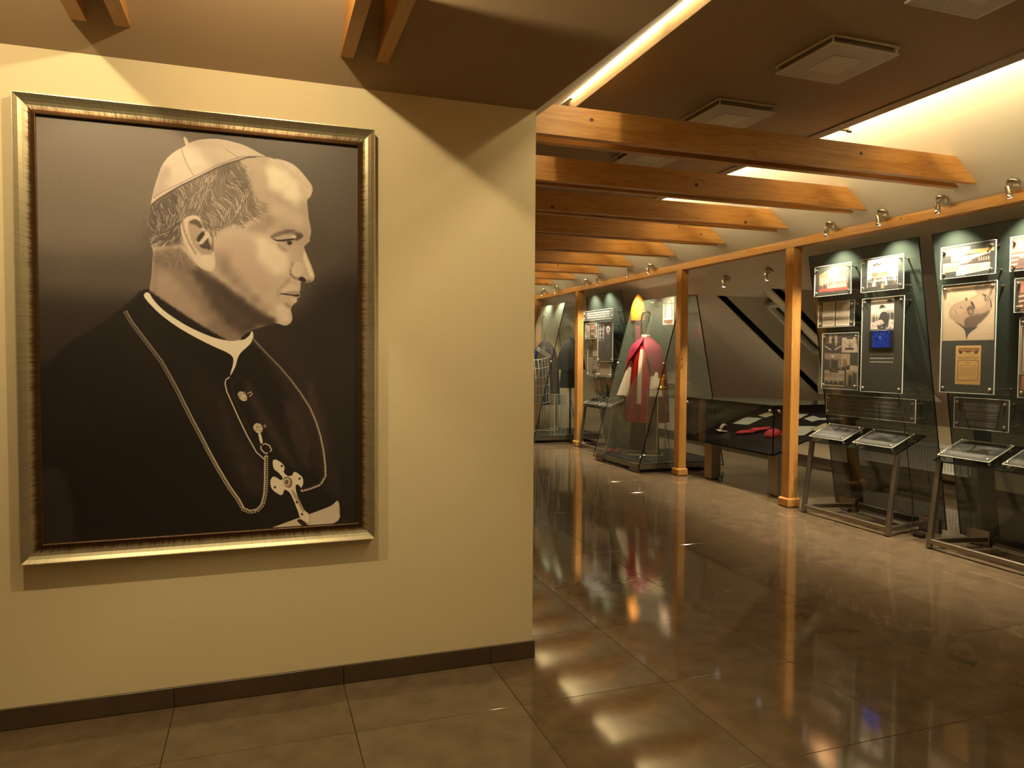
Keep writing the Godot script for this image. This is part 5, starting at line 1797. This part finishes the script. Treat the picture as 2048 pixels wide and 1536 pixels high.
func pr_choir() -> Texture2D:
	var p := sheet(256, 240, rgb8(120, 40, 26), 3)
	for i in 46:
		var x := i * 5.7
		p.rect(x, 0, 3, 150 + p.rng.randf() * 30, [rgb8(236, 176, 110), rgb8(196, 104, 52), rgb8(250, 214, 160), rgb8(150, 62, 34)][i % 4])
	p.soft([90, 20, 170, 20, 190, 130, 70, 130], rgb8(250, 220, 160, 0.7), 18)
	for r in 4:
		people(p, 10, 96 + r * 20, 236, 17 - r, 60, [rgb8(226, 140, 70), rgb8(246, 190, 110), rgb8(180, 40, 30), rgb8(240, 200, 140)][r], rgb8(248, 210, 160))
	people(p, 6, 150, 70, 5, 62, rgb8(40, 14, 14), rgb8(240, 200, 170))
	p.rect(0, 205, 256, 22, rgb8(206, 60, 46))
	p.rect(0, 227, 256, 13, rgb8(120, 26, 22))
	# the picture has a clipped arch top
	p.hard([0, 0, 130, 0, 0, 66], rgb8(22, 24, 20))
	p.hard([150, 0, 256, 0, 256, 26], rgb8(22, 24, 20))
	return p.tex()

func pr_building() -> Texture2D:
	var p := sheet(256, 200, rgb8(244, 236, 222), 5)
	p.rect(0, 84, 256, 6, rgb8(206, 190, 170))
	for q in [[40, 66], [112, 58]]:
		p.rect(q[0], 92, q[1], 42, rgb8(150, 96, 66))
		p.rect(q[0] + 4, 88, q[1] - 4, 4, rgb8(190, 150, 120))
	p.rect(180, 40, 60, 60, rgb8(250, 246, 238))
	for j in 2:
		for i in 9:
			p.ell(54 + i * 8 + j * 84, 36 + 5 * sin(i * 1.3), 6, 8, rgb8(40, 26, 20) if j == 0 else rgb8(196, 110, 60), 1.5)
	p.stroke([176, 74, 170, 110, 166, 140], 3, rgb8(196, 130, 80), 1)
	p.stroke([176, 74, 186, 110, 192, 140], 3, rgb8(196, 130, 80), 1)
	people(p, 2, 114, 250, 17, 62, rgb8(24, 18, 18), rgb8(240, 214, 190))
	people(p, 10, 140, 240, 15, 58, rgb8(28, 20, 20), rgb8(244, 226, 206))
	p.rect(0, 182, 256, 18, rgb8(40, 28, 24))
	p.rect(120, 166, 26, 34, rgb8(176, 130, 96))
	return p.tex()

func pr_letter(seed_: int) -> Texture2D:
	var p := sheet(160, 230, rgb8(226, 210, 182), seed_)
	scribble(p, 14, 16, 130, 200, 8, rgb8(92, 80, 70))
	if seed_ % 2:
		p.rect(10, 140, 138, 4, rgb8(50, 42, 40))
		p.rect(50, 166, 70, 3, rgb8(60, 50, 46))
		p.rect(8, 176, 150, 14, rgb8(226, 210, 182))
	return p.tex()

func pr_walker() -> Texture2D:
	var p := sheet(220, 290, rgb8(228, 220, 204), 9)
	# a man in a bowler hat among a crowd
	people(p, 0, 150, 80, 5, 80, rgb8(60, 48, 48), rgb8(200, 186, 170))
	people(p, 150, 120, 70, 4, 90, rgb8(50, 40, 44), rgb8(190, 176, 160))
	p.soft([150, 24, 180, 18, 214, 30, 206, 44, 196, 40, 190, 56, 180, 46, 160, 50], rgb8(30, 22, 28), 1.5)
	p.soft([84, 84, 92, 66, 120, 64, 132, 80, 140, 88, 150, 90, 120, 94, 78, 100], rgb8(28, 20, 28), 1.2)
	p.soft([88, 98, 132, 94, 134, 122, 118, 136, 96, 128], rgb8(222, 206, 190), 2)
	p.soft([96, 136, 132, 126, 166, 146, 176, 196, 172, 290, 60, 290, 76, 200], rgb8(34, 24, 34), 2)
	p.soft([10, 230, 70, 206, 110, 200, 130, 230, 120, 250, 60, 246, 30, 290, 0, 290], rgb8(216, 202, 188), 2)
	for i in 40:
		p.ell(p.rng.randf_range(10, 210), p.rng.randf_range(232, 286), 5, 4, rgb8(40, 28, 36) if i % 2 else rgb8(214, 200, 188), 1)
	return p.tex()

func pr_blue() -> Texture2D:
	var p := sheet(200, 160, rgb8(26, 56, 140), 13)
	for i in 900:
		var v := p.rng.randf()
		p.ell(p.rng.randf_range(0, 200), p.rng.randf_range(0, 160), 3.4, 4.4, Color(0.08 + 0.36 * v * v, 0.18 + 0.42 * v * v, 0.5 + 0.5 * v), 1)
	p.soft([80, 40, 96, 36, 100, 80, 84, 84], rgb8(150, 200, 250, 0.8), 4)
	return p.tex()

func pr_hall(kind: int) -> Texture2D:
	var p := sheet(200, 180, rgb8(70, 48, 40), 30 + kind)
	var cream := rgb8(214, 194, 168)
	var dark := rgb8(28, 18, 16)
	if kind == 0:
		p.rect(46, 0, 108, 110, rgb8(150, 126, 108))
		p.rect(60, 8, 16, 100, cream)
		p.rect(124, 8, 16, 100, cream)
		p.soft([80, 60, 100, 20, 120, 60, 120, 110, 80, 110], dark, 2)
		people(p, 20, 84, 160, 9, 44, dark, cream)
		for i in 9:
			p.ell(10 + i * 8, 124 + i * 4, 9, 6, cream, 2)
			p.ell(190 - i * 8, 124 + i * 4, 9, 6, cream, 2)
	elif kind == 1:
		p.im.fill(rgb8(206, 186, 158))
		p.rect(0, 0, 200, 20, dark)
		p.soft([70, 10, 130, 10, 150, 40, 50, 40], rgb8(60, 40, 34), 4)
		for i in 8:
			p.ell(24 + i * 22, 62 + (i % 3) * 16, 5, 7, rgb8(120, 96, 78), 2)
		p.soft([84, 80, 116, 80, 122, 130, 78, 130], rgb8(150, 128, 100), 3)
		p.rect(40, 130, 120, 22, dark)
		p.rect(150, 20, 10, 150, rgb8(236, 222, 200))
	elif kind == 2:
		p.rect(0, 0, 200, 50, rgb8(180, 150, 136))
		p.soft([80, 20, 120, 20, 120, 60, 80, 60], rgb8(240, 230, 214), 5)
		people(p, 0, 46, 200, 12, 124, dark, rgb8(190, 170, 150))
	elif kind == 3:
		p.im.fill(rgb8(196, 170, 134))
		p.soft([60, 40, 120, 30, 150, 180, 40, 180], rgb8(150, 118, 84), 6)
		p.ell(96, 40, 18, 22, rgb8(224, 204, 176), 3)
		p.ell(150, 30, 14, 18, rgb8(176, 150, 124), 4)
		p.rect(20, 150, 80, 30, dark)
	elif kind == 4:
		p.im.fill(rgb8(206, 186, 150))
		p.rect(50, 0, 90, 28, rgb8(90, 66, 48))
		for r in 4:
			people(p, 4, 26 + r * 26, 192, 17, 60, [rgb8(120, 92, 70), rgb8(180, 150, 118), rgb8(226, 206, 176), rgb8(40, 26, 22)][r], rgb8(232, 212, 186))
		p.rect(0, 150, 200, 16, dark)
	else:
		p.im.fill(rgb8(160, 134, 104))
		p.soft([0, 0, 200, 0, 200, 60, 100, 40, 0, 70], rgb8(216, 196, 164), 8)
		people(p, 36, 40, 70, 1, 150, dark, cream, 0.36)
		people(p, 110, 26, 70, 1, 160, dark, cream, 0.36)
		p.rect(0, 170, 200, 10, rgb8(96, 72, 52))
	return p.tex()

func pr_newspaper() -> Texture2D:
	var p := sheet(420, 250, rgb8(22, 24, 21), 17)
	var paper := rgb8(238, 200, 128)
	p.hard([36, 10, 226, 10, 226, 66, 36, 66], paper)
	p.hard([76, 62, 180, 62, 180, 122, 76, 122], rgb8(232, 196, 130))
	scribble(p, 82, 74, 84, 44, 9, rgb8(150, 110, 66))
	p.hard([8, 130, 146, 130, 146, 206, 8, 206], paper)
	scribble(p, 16, 154, 118, 12, 8, rgb8(190, 110, 60))
	scribble(p, 16, 172, 118, 22, 8, rgb8(140, 104, 66))
	p.hard([226, 40, 412, 46, 412, 72, 226, 74], rgb8(240, 184, 104))
	scribble(p, 240, 52, 160, 8, 9, rgb8(120, 60, 40))
	# masthead in strokes
	var red := rgb8(110, 26, 24)
	var f := func(pts: Array) -> void:
		p.stroke(pts, 5.5, red, 0.8)
	f.call([74, 52, 74, 20, 92, 20, 92, 36, 76, 36, 94, 52])
	f.call([102, 28, 102, 42, 116, 42, 116, 28, 116, 54, 104, 54])
	f.call([122, 20, 150, 20])
	f.call([136, 20, 136, 52])
	f.call([150, 52, 150, 30, 168, 30, 168, 52])
	f.call([150, 42, 168, 42])
	f.call([196, 20, 178, 20, 178, 35, 196, 35, 196, 52, 176, 52])
	# old printing house
	p.hard([146, 92, 384, 70, 384, 222, 120, 246, 120, 206, 146, 200], rgb8(226, 208, 178))
	p.hard([210, 130, 384, 84, 384, 150, 210, 160], rgb8(70, 48, 40))
	for i in 5:
		p.rect(296 + i * 18, 112, 8, 30, rgb8(210, 190, 160))
	p.rect(150, 148, 234, 12, rgb8(50, 34, 30))
	for i in 12:
		p.rect(190 + i * 10, 168, 3, 48, rgb8(110, 90, 72))
	p.hard([120, 206, 160, 200, 200, 216, 190, 246, 120, 246], rgb8(236, 226, 204))
	for i in 220:
		var a := p.rng.randf() * TAU
		var r := sqrt(p.rng.randf()) * 38
		p.ell(200 + cos(a) * r * 1.2, 112 + sin(a) * r, 2.4, 2.4, rgb8(160, 96, 84) if i % 2 else rgb8(236, 214, 190), 0.8)
	p.rect(352, 62, 26, 26, rgb8(230, 210, 180))
	p.ell(365, 74, 9, 9, rgb8(60, 40, 34), 1)
	return p.tex()

func pr_rest() -> Texture2D:
	# a man lying with closed eyes on a white pillow, sepia
	var p := sheet(420, 410, rgb8(222, 196, 160), 19)
	p.soft([0, 0, 420, 0, 420, 120, 260, 60, 140, 110, 0, 200], rgb8(214, 188, 154), 30)
	p.soft([260, -10, 430, -10, 430, 160, 330, 110, 270, 60], rgb8(186, 156, 126), 26)
	p.soft([255, 8, 300, 0, 330, 40, 290, 70, 262, 50], rgb8(160, 132, 108, 0.8), 14)
	# head
	p.soft([50, 190, 70, 150, 104, 128, 150, 116, 176, 110, 190, 92, 200, 86, 206, 100, 204, 118, 240, 88, 300, 70, 340, 84, 380, 110, 400, 150, 398, 190, 370, 230, 330, 270, 280, 310, 220, 350, 190, 330, 160, 300, 120, 272, 80, 252, 56, 230], rgb8(186, 154, 122), 4)
	p.soft([230, 110, 300, 82, 350, 110, 340, 170, 270, 180, 220, 150], rgb8(204, 172, 138, 0.9), 24)
	p.soft([180, 250, 260, 220, 330, 220, 390, 190, 360, 240, 290, 300, 220, 345, 190, 320], rgb8(96, 70, 54, 0.9), 18)
	p.soft([110, 150, 170, 140, 190, 180, 150, 220, 90, 220, 70, 190], rgb8(200, 168, 134, 0.8), 16)
	p.soft([196, 170, 236, 150, 262, 190, 250, 226, 216, 222], rgb8(92, 66, 52, 0.9), 10)
	p.soft([216, 190, 240, 180, 250, 206, 230, 216], rgb8(170, 140, 112), 5)
	p.soft([228, 120, 250, 128, 268, 168, 266, 186, 250, 170, 232, 140], rgb8(52, 36, 30), 4)
	p.soft([184, 96, 204, 92, 206, 112, 196, 122], rgb8(70, 50, 40, 0.8), 3)
	p.stroke([150, 150, 158, 172, 170, 162], 5, rgb8(90, 66, 52, 0.9), 3)
	p.stroke([102, 172, 122, 216], 4, rgb8(96, 70, 56, 0.9), 2)
	p.stroke([120, 166, 150, 160, 176, 168], 3, rgb8(120, 92, 72, 0.8), 3)
	p.soft([310, 70, 350, 80, 390, 120, 400, 176, 384, 176, 372, 130, 340, 96], rgb8(64, 46, 38, 0.9), 6)
	p.stroke([352, 92, 378, 126, 384, 170], 6, rgb8(226, 204, 176), 3)
	p.soft([332, 98, 352, 108, 358, 136, 340, 128], rgb8(120, 92, 72, 0.9), 4)
	# white collar, dark gap under the jaw, folds of linen
	p.soft([92, 262, 140, 290, 190, 330, 200, 372, 206, 406, 220, 360, 300, 310, 260, 312, 200, 320, 150, 286], rgb8(44, 30, 24), 5)
	p.soft([40, 220, 92, 262, 180, 330, 196, 410, 0, 410, 0, 200], rgb8(224, 198, 162), 6)
	p.soft([216, 370, 300, 312, 400, 230, 420, 230, 420, 410, 226, 410], rgb8(226, 202, 168), 6)
	p.stroke([36, 300, 100, 296, 150, 320], 3, rgb8(190, 162, 130, 0.7), 3)
	p.stroke([250, 386, 330, 366, 410, 372], 3, rgb8(190, 162, 130, 0.7), 3)
	return p.tex()

func pr_magazine() -> Texture2D:
	var p := sheet(210, 300, rgb8(226, 182, 98), 23)
	var ink := rgb8(70, 36, 20)
	p.rect(20, 18, 174, 26, ink)
	for x in [22, 150]:
		p.soft([x, 44, x + 42, 44, x + 30, 62, x + 12, 66], ink, 2)
	p.soft([70, 44, 140, 44, 120, 54, 92, 54], ink, 2)
	scribble(p, 58, 64, 98, 4, 9, ink)
	p.rect(18, 86, 176, 2, ink)
	scribble(p, 22, 92, 168, 3, 9, ink)
	p.rect(18, 100, 176, 2, ink)
	p.rect(20, 112, 172, 160, ink)
	p.rect(24, 116, 164, 152, rgb8(226, 182, 98))
	p.rect(90, 130, 30, 4, ink)
	scribble(p, 40, 152, 132, 4, 9, ink)
	scribble(p, 36, 168, 142, 70, 6.5, rgb8(120, 84, 48))
	scribble(p, 110, 252, 66, 3, 9, ink)
	return p.tex()

func pr_sepia(seed_: int) -> Texture2D:
	var p := sheet(200, 200, rgb8(150, 84, 62), seed_)
	p.soft([0, 40, 120, -20, 220, 20, 220, 90, 80, 80, 0, 120], rgb8(190, 120, 92), 20)
	for i in 7:
		p.soft([-10, 90 + i * 16, 90, 80 + i * 14, 210, 96 + i * 15, 210, 104 + i * 15, 90, 92 + i * 14, -10, 98 + i * 16], rgb8(240, 224, 196) if i % 2 else rgb8(80, 44, 36), 3)
	people(p, 20, 110, 160, 6, 80, rgb8(70, 34, 30), rgb8(230, 200, 170))
	return p.tex()

func pr_document(seed_: int) -> Texture2D:
	var p := sheet(200, 260, rgb8(216, 198, 172), seed_)
	p.rect(10, 8, 180, 244, rgb8(70, 30, 24))
	p.rect(14, 12, 172, 236, rgb8(206, 192, 170))
	scribble(p, 22, 24, 156, 214, 8, rgb8(110, 96, 84))
	return p.tex()

func pr_icon() -> Texture2D:
	# a robed figure before an arched altar, brown print
	var p := sheet(150, 260, rgb8(196, 160, 140), 27)
	p.soft([30, 20, 75, 0, 130, 24, 140, 260, 20, 260], rgb8(150, 106, 90), 6)
	p.soft([44, 60, 75, 14, 112, 60, 116, 240, 40, 240], rgb8(216, 188, 168), 5)
	p.soft([60, 80, 76, 70, 92, 80, 104, 190, 50, 190], rgb8(244, 230, 214), 3)
	p.ell(76, 66, 11, 14, rgb8(190, 150, 128), 2)
	p.rect(10, 196, 130, 10, rgb8(246, 234, 220))
	p.rect(16, 214, 118, 34, rgb8(96, 60, 52))
	for i in 60:
		p.ell(p.rng.randf_range(0, 150), p.rng.randf_range(0, 260), 3, 6, rgb8(230, 206, 190, 0.6) if i % 2 else rgb8(90, 56, 48, 0.6), 1.5)
	return p.tex()

func pr_night() -> Texture2D:
	# dark print with a white paper lattice and a small figure
	var p := sheet(180, 420, rgb8(40, 34, 42), 29)
	for x in [16, 60]:
		p.rect(x, 0, 7, 200, rgb8(226, 210, 206))
	for y in [6, 60, 110, 156]:
		p.rect(4, y, 62, 6, rgb8(226, 210, 206))
	p.soft([110, 40, 124, 24, 138, 40, 150, 60, 140, 96, 130, 130, 118, 130, 108, 96, 98, 60], rgb8(236, 222, 206), 3)
	p.soft([112, 60, 124, 52, 136, 60, 132, 84, 116, 84], rgb8(60, 40, 44), 3)
	p.ell(124, 106, 9, 8, rgb8(50, 34, 40), 2)
	p.soft([112, 150, 124, 170, 136, 150, 126, 190], rgb8(150, 130, 140, 0.8), 4)
	p.soft([108, 250, 124, 214, 140, 250, 130, 300, 116, 300], rgb8(140, 124, 150, 0.6), 8)
	return p.tex()

func pr_card(seed_: int, c: Color) -> Texture2D:
	var p := sheet(160, 130, c, seed_)
	scribble(p, 14, 18, 130, 12, 12, rgb8(110, 84, 60))
	scribble(p, 30, 40, 100, 10, 12, rgb8(110, 84, 60))
	p.stroke([60, 70, 70, 90, 84, 74, 96, 96, 110, 80], 3, rgb8(120, 40, 34), 1)
	return p.tex()
const TR := {
	"cap": [324,256,332,210,347,158,359,122,380,91,404,69,425,56,446,39,467,29,495,22,525,18,556,19,580,23,609,28,640,40,668,54,691,63,656,64,627,69,599,80,561,97,524,116,487,139,457,158,418,181,379,207,349,231,332,246],
	"cap_rim": [324,256,327,241,349,222,379,197,418,173,457,150,488,131,524,110,561,91,599,73,627,65,656,64,627,69,599,80,561,97,524,116,487,139,457,158,418,181,379,207,349,231,332,246],
	"cap_shade": [324,256,332,210,347,158,362,121,389,122,379,168,373,207,349,231],
	"stem": [425,25,430,21,435,27,441,37,447,52,433,56,430,40],
	"seam1": [419,62,426,87,435,112,447,133,458,151],
	"seam2": [467,50,474,69,482,89,489,103,495,114],
	"seam3": [556,50,577,62,599,75],
	"head": [691,62,707,68,732,67,755,72,778,80,797,95,814,114,827,130,838,143,843,156,844,167,836,191,824,201,826,222,828,246,830,266,835,290,838,307,837,324,832,336,835,344,823,356,813,365,817,380,827,404,836,427,846,453,850,471,846,483,838,490,826,493,816,492,802,490,801,501,801,512,799,521,797,530,800,540,794,546,788,549,790,559,785,564,776,571,769,581,767,591,771,605,773,618,771,629,764,639,753,646,742,646,726,640,710,639,684,647,658,656,639,663,629,670,613,684,594,701,588,710,434,685,300,574,317,543,318,529,323,496,326,464,327,435,330,409,324,390,319,362,315,333,314,308,318,282,323,259,332,239,457,152,593,74],
	"neck": [317,545,323,496,327,435,331,409,377,416,431,414,454,442,478,464,503,486,546,514,589,549,646,591,694,623,723,640,684,647,639,663,613,684,588,710,434,685,300,574],
	"neck_dark": [454,442,497,473,546,510,589,546,646,591,694,620,729,640,684,648,639,663,607,683,569,656,532,617,502,572,472,517,448,475],
	"jaw_shadow": [497,476,546,514,589,542,636,581,684,613,732,640,684,647,636,628,582,589,533,544],
	"neck_light": [332,467,385,471,426,528,465,583,514,634,495,658,411,620,346,570,323,535],
	"cheek_hi": [647,335,695,343,744,384,770,413,760,448,730,476,685,451,653,402],
	"cheek_mid": [528,359,606,328,669,391,701,457,710,525,668,553,605,501,552,457,528,415],
	"cheek_dark": [525,382,547,398,577,463,614,511,668,560,716,609,684,603,621,555,558,503,524,465],
	"forehead_hi": [674,96,726,85,771,108,797,146,813,192,797,224,745,198,696,168],
	"forehead_mid": [693,208,744,225,797,248,820,281,816,308,770,291,718,281,686,256],
	"chin_hi": [710,575,749,567,764,591,767,622,749,639,723,623],
	"muzzle_hi": [740,510,782,495,796,518,786,527,756,526,730,537],
	"lowlip_hi": [762,547,782,549,788,558,779,565,769,557],
	"under_lip": [743,561,775,574,767,588,749,581],
	"hair_dark": [323,259,332,241,379,210,457,158,524,118,596,80,614,102,630,134,639,173,655,205,683,226,688,246,654,271,622,294,603,305,575,302,529,328,504,333,489,330,475,292,459,280,429,292,416,323,416,356,419,372,377,384,333,393,319,362,315,333,314,308,318,282],
	"hair_back": [323,259,349,238,415,191,414,275,416,356,419,372,377,386,333,393,319,362,315,333,314,308],
	"hair_front": [596,80,655,66,687,115,683,169,690,209,688,246,670,257,648,225,639,173,630,134,614,102],
	"hair_top": [691,62,732,67,778,80,814,114,842,156,843,167,832,198,814,179,797,139,765,105,726,85],
	"ear": [416,340,414,320,419,304,429,292,444,283,459,280,472,285,477,295,488,329,495,335,505,339,503,354,504,369,512,383,517,399,521,419,522,439,518,457,508,468,497,466,479,459,463,445,446,416,431,384,421,359],
	"ear_in": [439,301,456,292,471,299,480,323,488,335,479,352,467,366,464,374,479,385,497,387,511,396,513,409,494,414,473,408,455,386,443,354,437,325],
	"ear_hole": [480,336,488,330,489,345,479,359,470,371,466,368,463,360,470,346],
	"ear_hole2": [467,374,479,380,495,358,501,354,502,369,510,383,508,396,494,391,479,390],
	"ear_top": [441,301,460,293,475,300,484,319,474,323,459,311,442,309],
	"ear_lobe": [473,418,497,407,512,416,517,439,509,459,494,453,479,441],
	"brow": [697,339,711,328,734,317,757,309,780,310,800,319,810,324,800,330,770,321,741,328,718,338,705,344],
	"lid_line": [702,342,718,347,737,346,757,342,780,339,783,344,763,348,741,352,721,353],
	"socket": [783,324,803,319,813,329,796,344,783,348],
	"eye_white": [734,352,760,345,783,344,778,360,763,369,747,363],
	"iris": [755,351,765,348,773,352,771,360,763,364,756,359],
	"lid_hi": [765,332,788,326,787,339,773,338],
	"bag": [718,362,734,361,750,373,765,383,750,390,731,381],
	"nose_side": [783,361,813,367,813,394,799,419,776,427,770,396],
	"nose_hi": [813,373,826,407,839,441,846,468,836,475,822,445,809,411],
	"nose_wing": [773,430,789,419,806,422,812,435,809,459,796,474,776,474,764,458],
	"nose_crease": [771,427,779,420,769,444,767,461,779,472,796,477,816,486,812,495,789,484,769,475,762,461],
	"nostril": [792,477,806,471,816,478,820,488,812,492,799,487],
	"tip_shade": [816,480,842,482,838,490,826,494,816,492],
	"fold": [764,475,769,485,749,506,730,527,723,555,717,545,725,517,746,493],
	"mouth": [725,535,743,532,762,535,779,536,795,534,799,539,789,545,769,540,746,538],
	"upper_lip": [743,532,769,524,795,522,799,530,795,535,779,536,762,535],
	"temple_dark": [638,293,696,255,718,274,702,315,654,332,616,321],
	"collar": [298,559,305,544,317,545,328,567,352,596,384,622,427,651,472,674,516,692,551,700,579,703,608,696,629,681,637,665,642,674,642,693,631,713,614,729,599,744,590,761,585,786,573,811,564,826,570,798,578,761,562,744,505,718,444,685,389,650,341,609],
	"collar_gap": [597,697,617,675,634,667,631,681,611,698],
	"collar_stripe": [341,605,389,642,444,676,505,708,562,734,590,749,590,744,562,728,505,701,444,669,389,635,346,602],
	"body": [-15,832,69,720,170,654,250,587,303,527,332,551,469,648,579,714,628,714,727,739,811,791,879,908,917,1053,949,1199,940,1290,948,1382,-8,1394],
	"shoulder_r": [660,713,743,730,819,791,871,890,905,998,931,1144,949,1272,896,1269,827,1086,759,906,693,783],
	"chest_lit": [454,786,549,872,606,997,664,1111,663,1237,593,1233,514,1044,442,920,426,835],
	"fold1": [607,811,654,886,712,1000,772,1116,808,1169,748,1127,682,1024,618,898],
	"fold2": [731,874,797,964,833,1067,839,1170,796,1142,760,1026],
	"fold3": [515,835,560,959,605,1084,628,1204,593,1171,548,1045],
	"fold4": [822,811,859,926,889,1056,895,1153,864,1055,822,926],
	"standcol": [253,610,293,550,301,573,341,611,394,653,449,688,516,724,567,749,578,764,570,805,555,826,482,792,399,738,318,680,271,639],
	"placket": [564,826,552,835,549,848,554,875,569,912,592,969,620,1032,649,1089,675,1115],
	"placket2": [590,832,569,854,583,910,606,966,635,1023],
	"collar_edge": [584,786,590,761,608,737,640,702],
	"chainL": [246,613,260,642,286,680,318,727,350,774,376,825,398,871,419,919,441,968,468,1024,496,1086,524,1143,558,1207,587,1252,604,1287,627,1299,651,1295,669,1276,678,1238,681,1188,681,1144,682,1103],
	"chainR": [643,702,684,748,725,792,761,836,797,887,828,939,849,990,864,1042,874,1094,880,1146,881,1185,864,1213,833,1224,799,1232],
	"button1": [588,885,595,875,610,878,621,895,619,909,607,911,595,902],
	"loop1": [620,885,633,878,637,885,627,895],
	"button2": [638,999,647,987,662,989,672,1005,668,1021,653,1024,642,1013],
	"bar": [654,1023,664,1021,672,1058,663,1062],
	"loop2": [672,999,680,994,678,1005],
	"ring": [670,1064,679,1060,693,1068,700,1084,694,1090],
	"ring2": [664,1067,665,1080,676,1093,688,1095],
	"cross": [702,1119,716,1117,741,1137,744,1154,738,1162,752,1179,769,1178,772,1166,781,1164,805,1184,808,1207,799,1226,793,1213,779,1209,783,1244,808,1303,829,1321,827,1356,801,1339,792,1325,789,1309,762,1237,741,1224,738,1242,729,1247,699,1224,693,1195,702,1177,714,1180,732,1194,738,1184,723,1165,705,1151],
	"cross_in": [738,1184,750,1179,765,1186,771,1202,765,1221,750,1220,738,1207],
	"shaft_in": [762,1230,774,1228,814,1310,805,1313],
	"sash": [680,1365,722,1352,771,1336,832,1318,882,1302,908,1292,927,1273,934,1293,935,1361,807,1365],
	"sash2": [780,1337,801,1335,826,1363,807,1365],
	"sleeve": [-4,1136,63,1123,76,1237,88,1361,-7,1369],
	"bg_hi": [-2,-1,368,-2,365,269,259,439,100,511,-2,421],
	"bg_r": [731,2,1005,0,1004,331,898,479,864,233,831,131],
	"bg_low": [863,586,1004,474,1002,1368,948,1364,949,1181,897,944,794,765,693,713],
	"bg_lowl": [-7,452,304,437,303,536,243,603,97,719,-9,832],
	"neck_hair": [330,406,377,394,419,391,442,429,454,461,406,464,347,457,330,441],
}
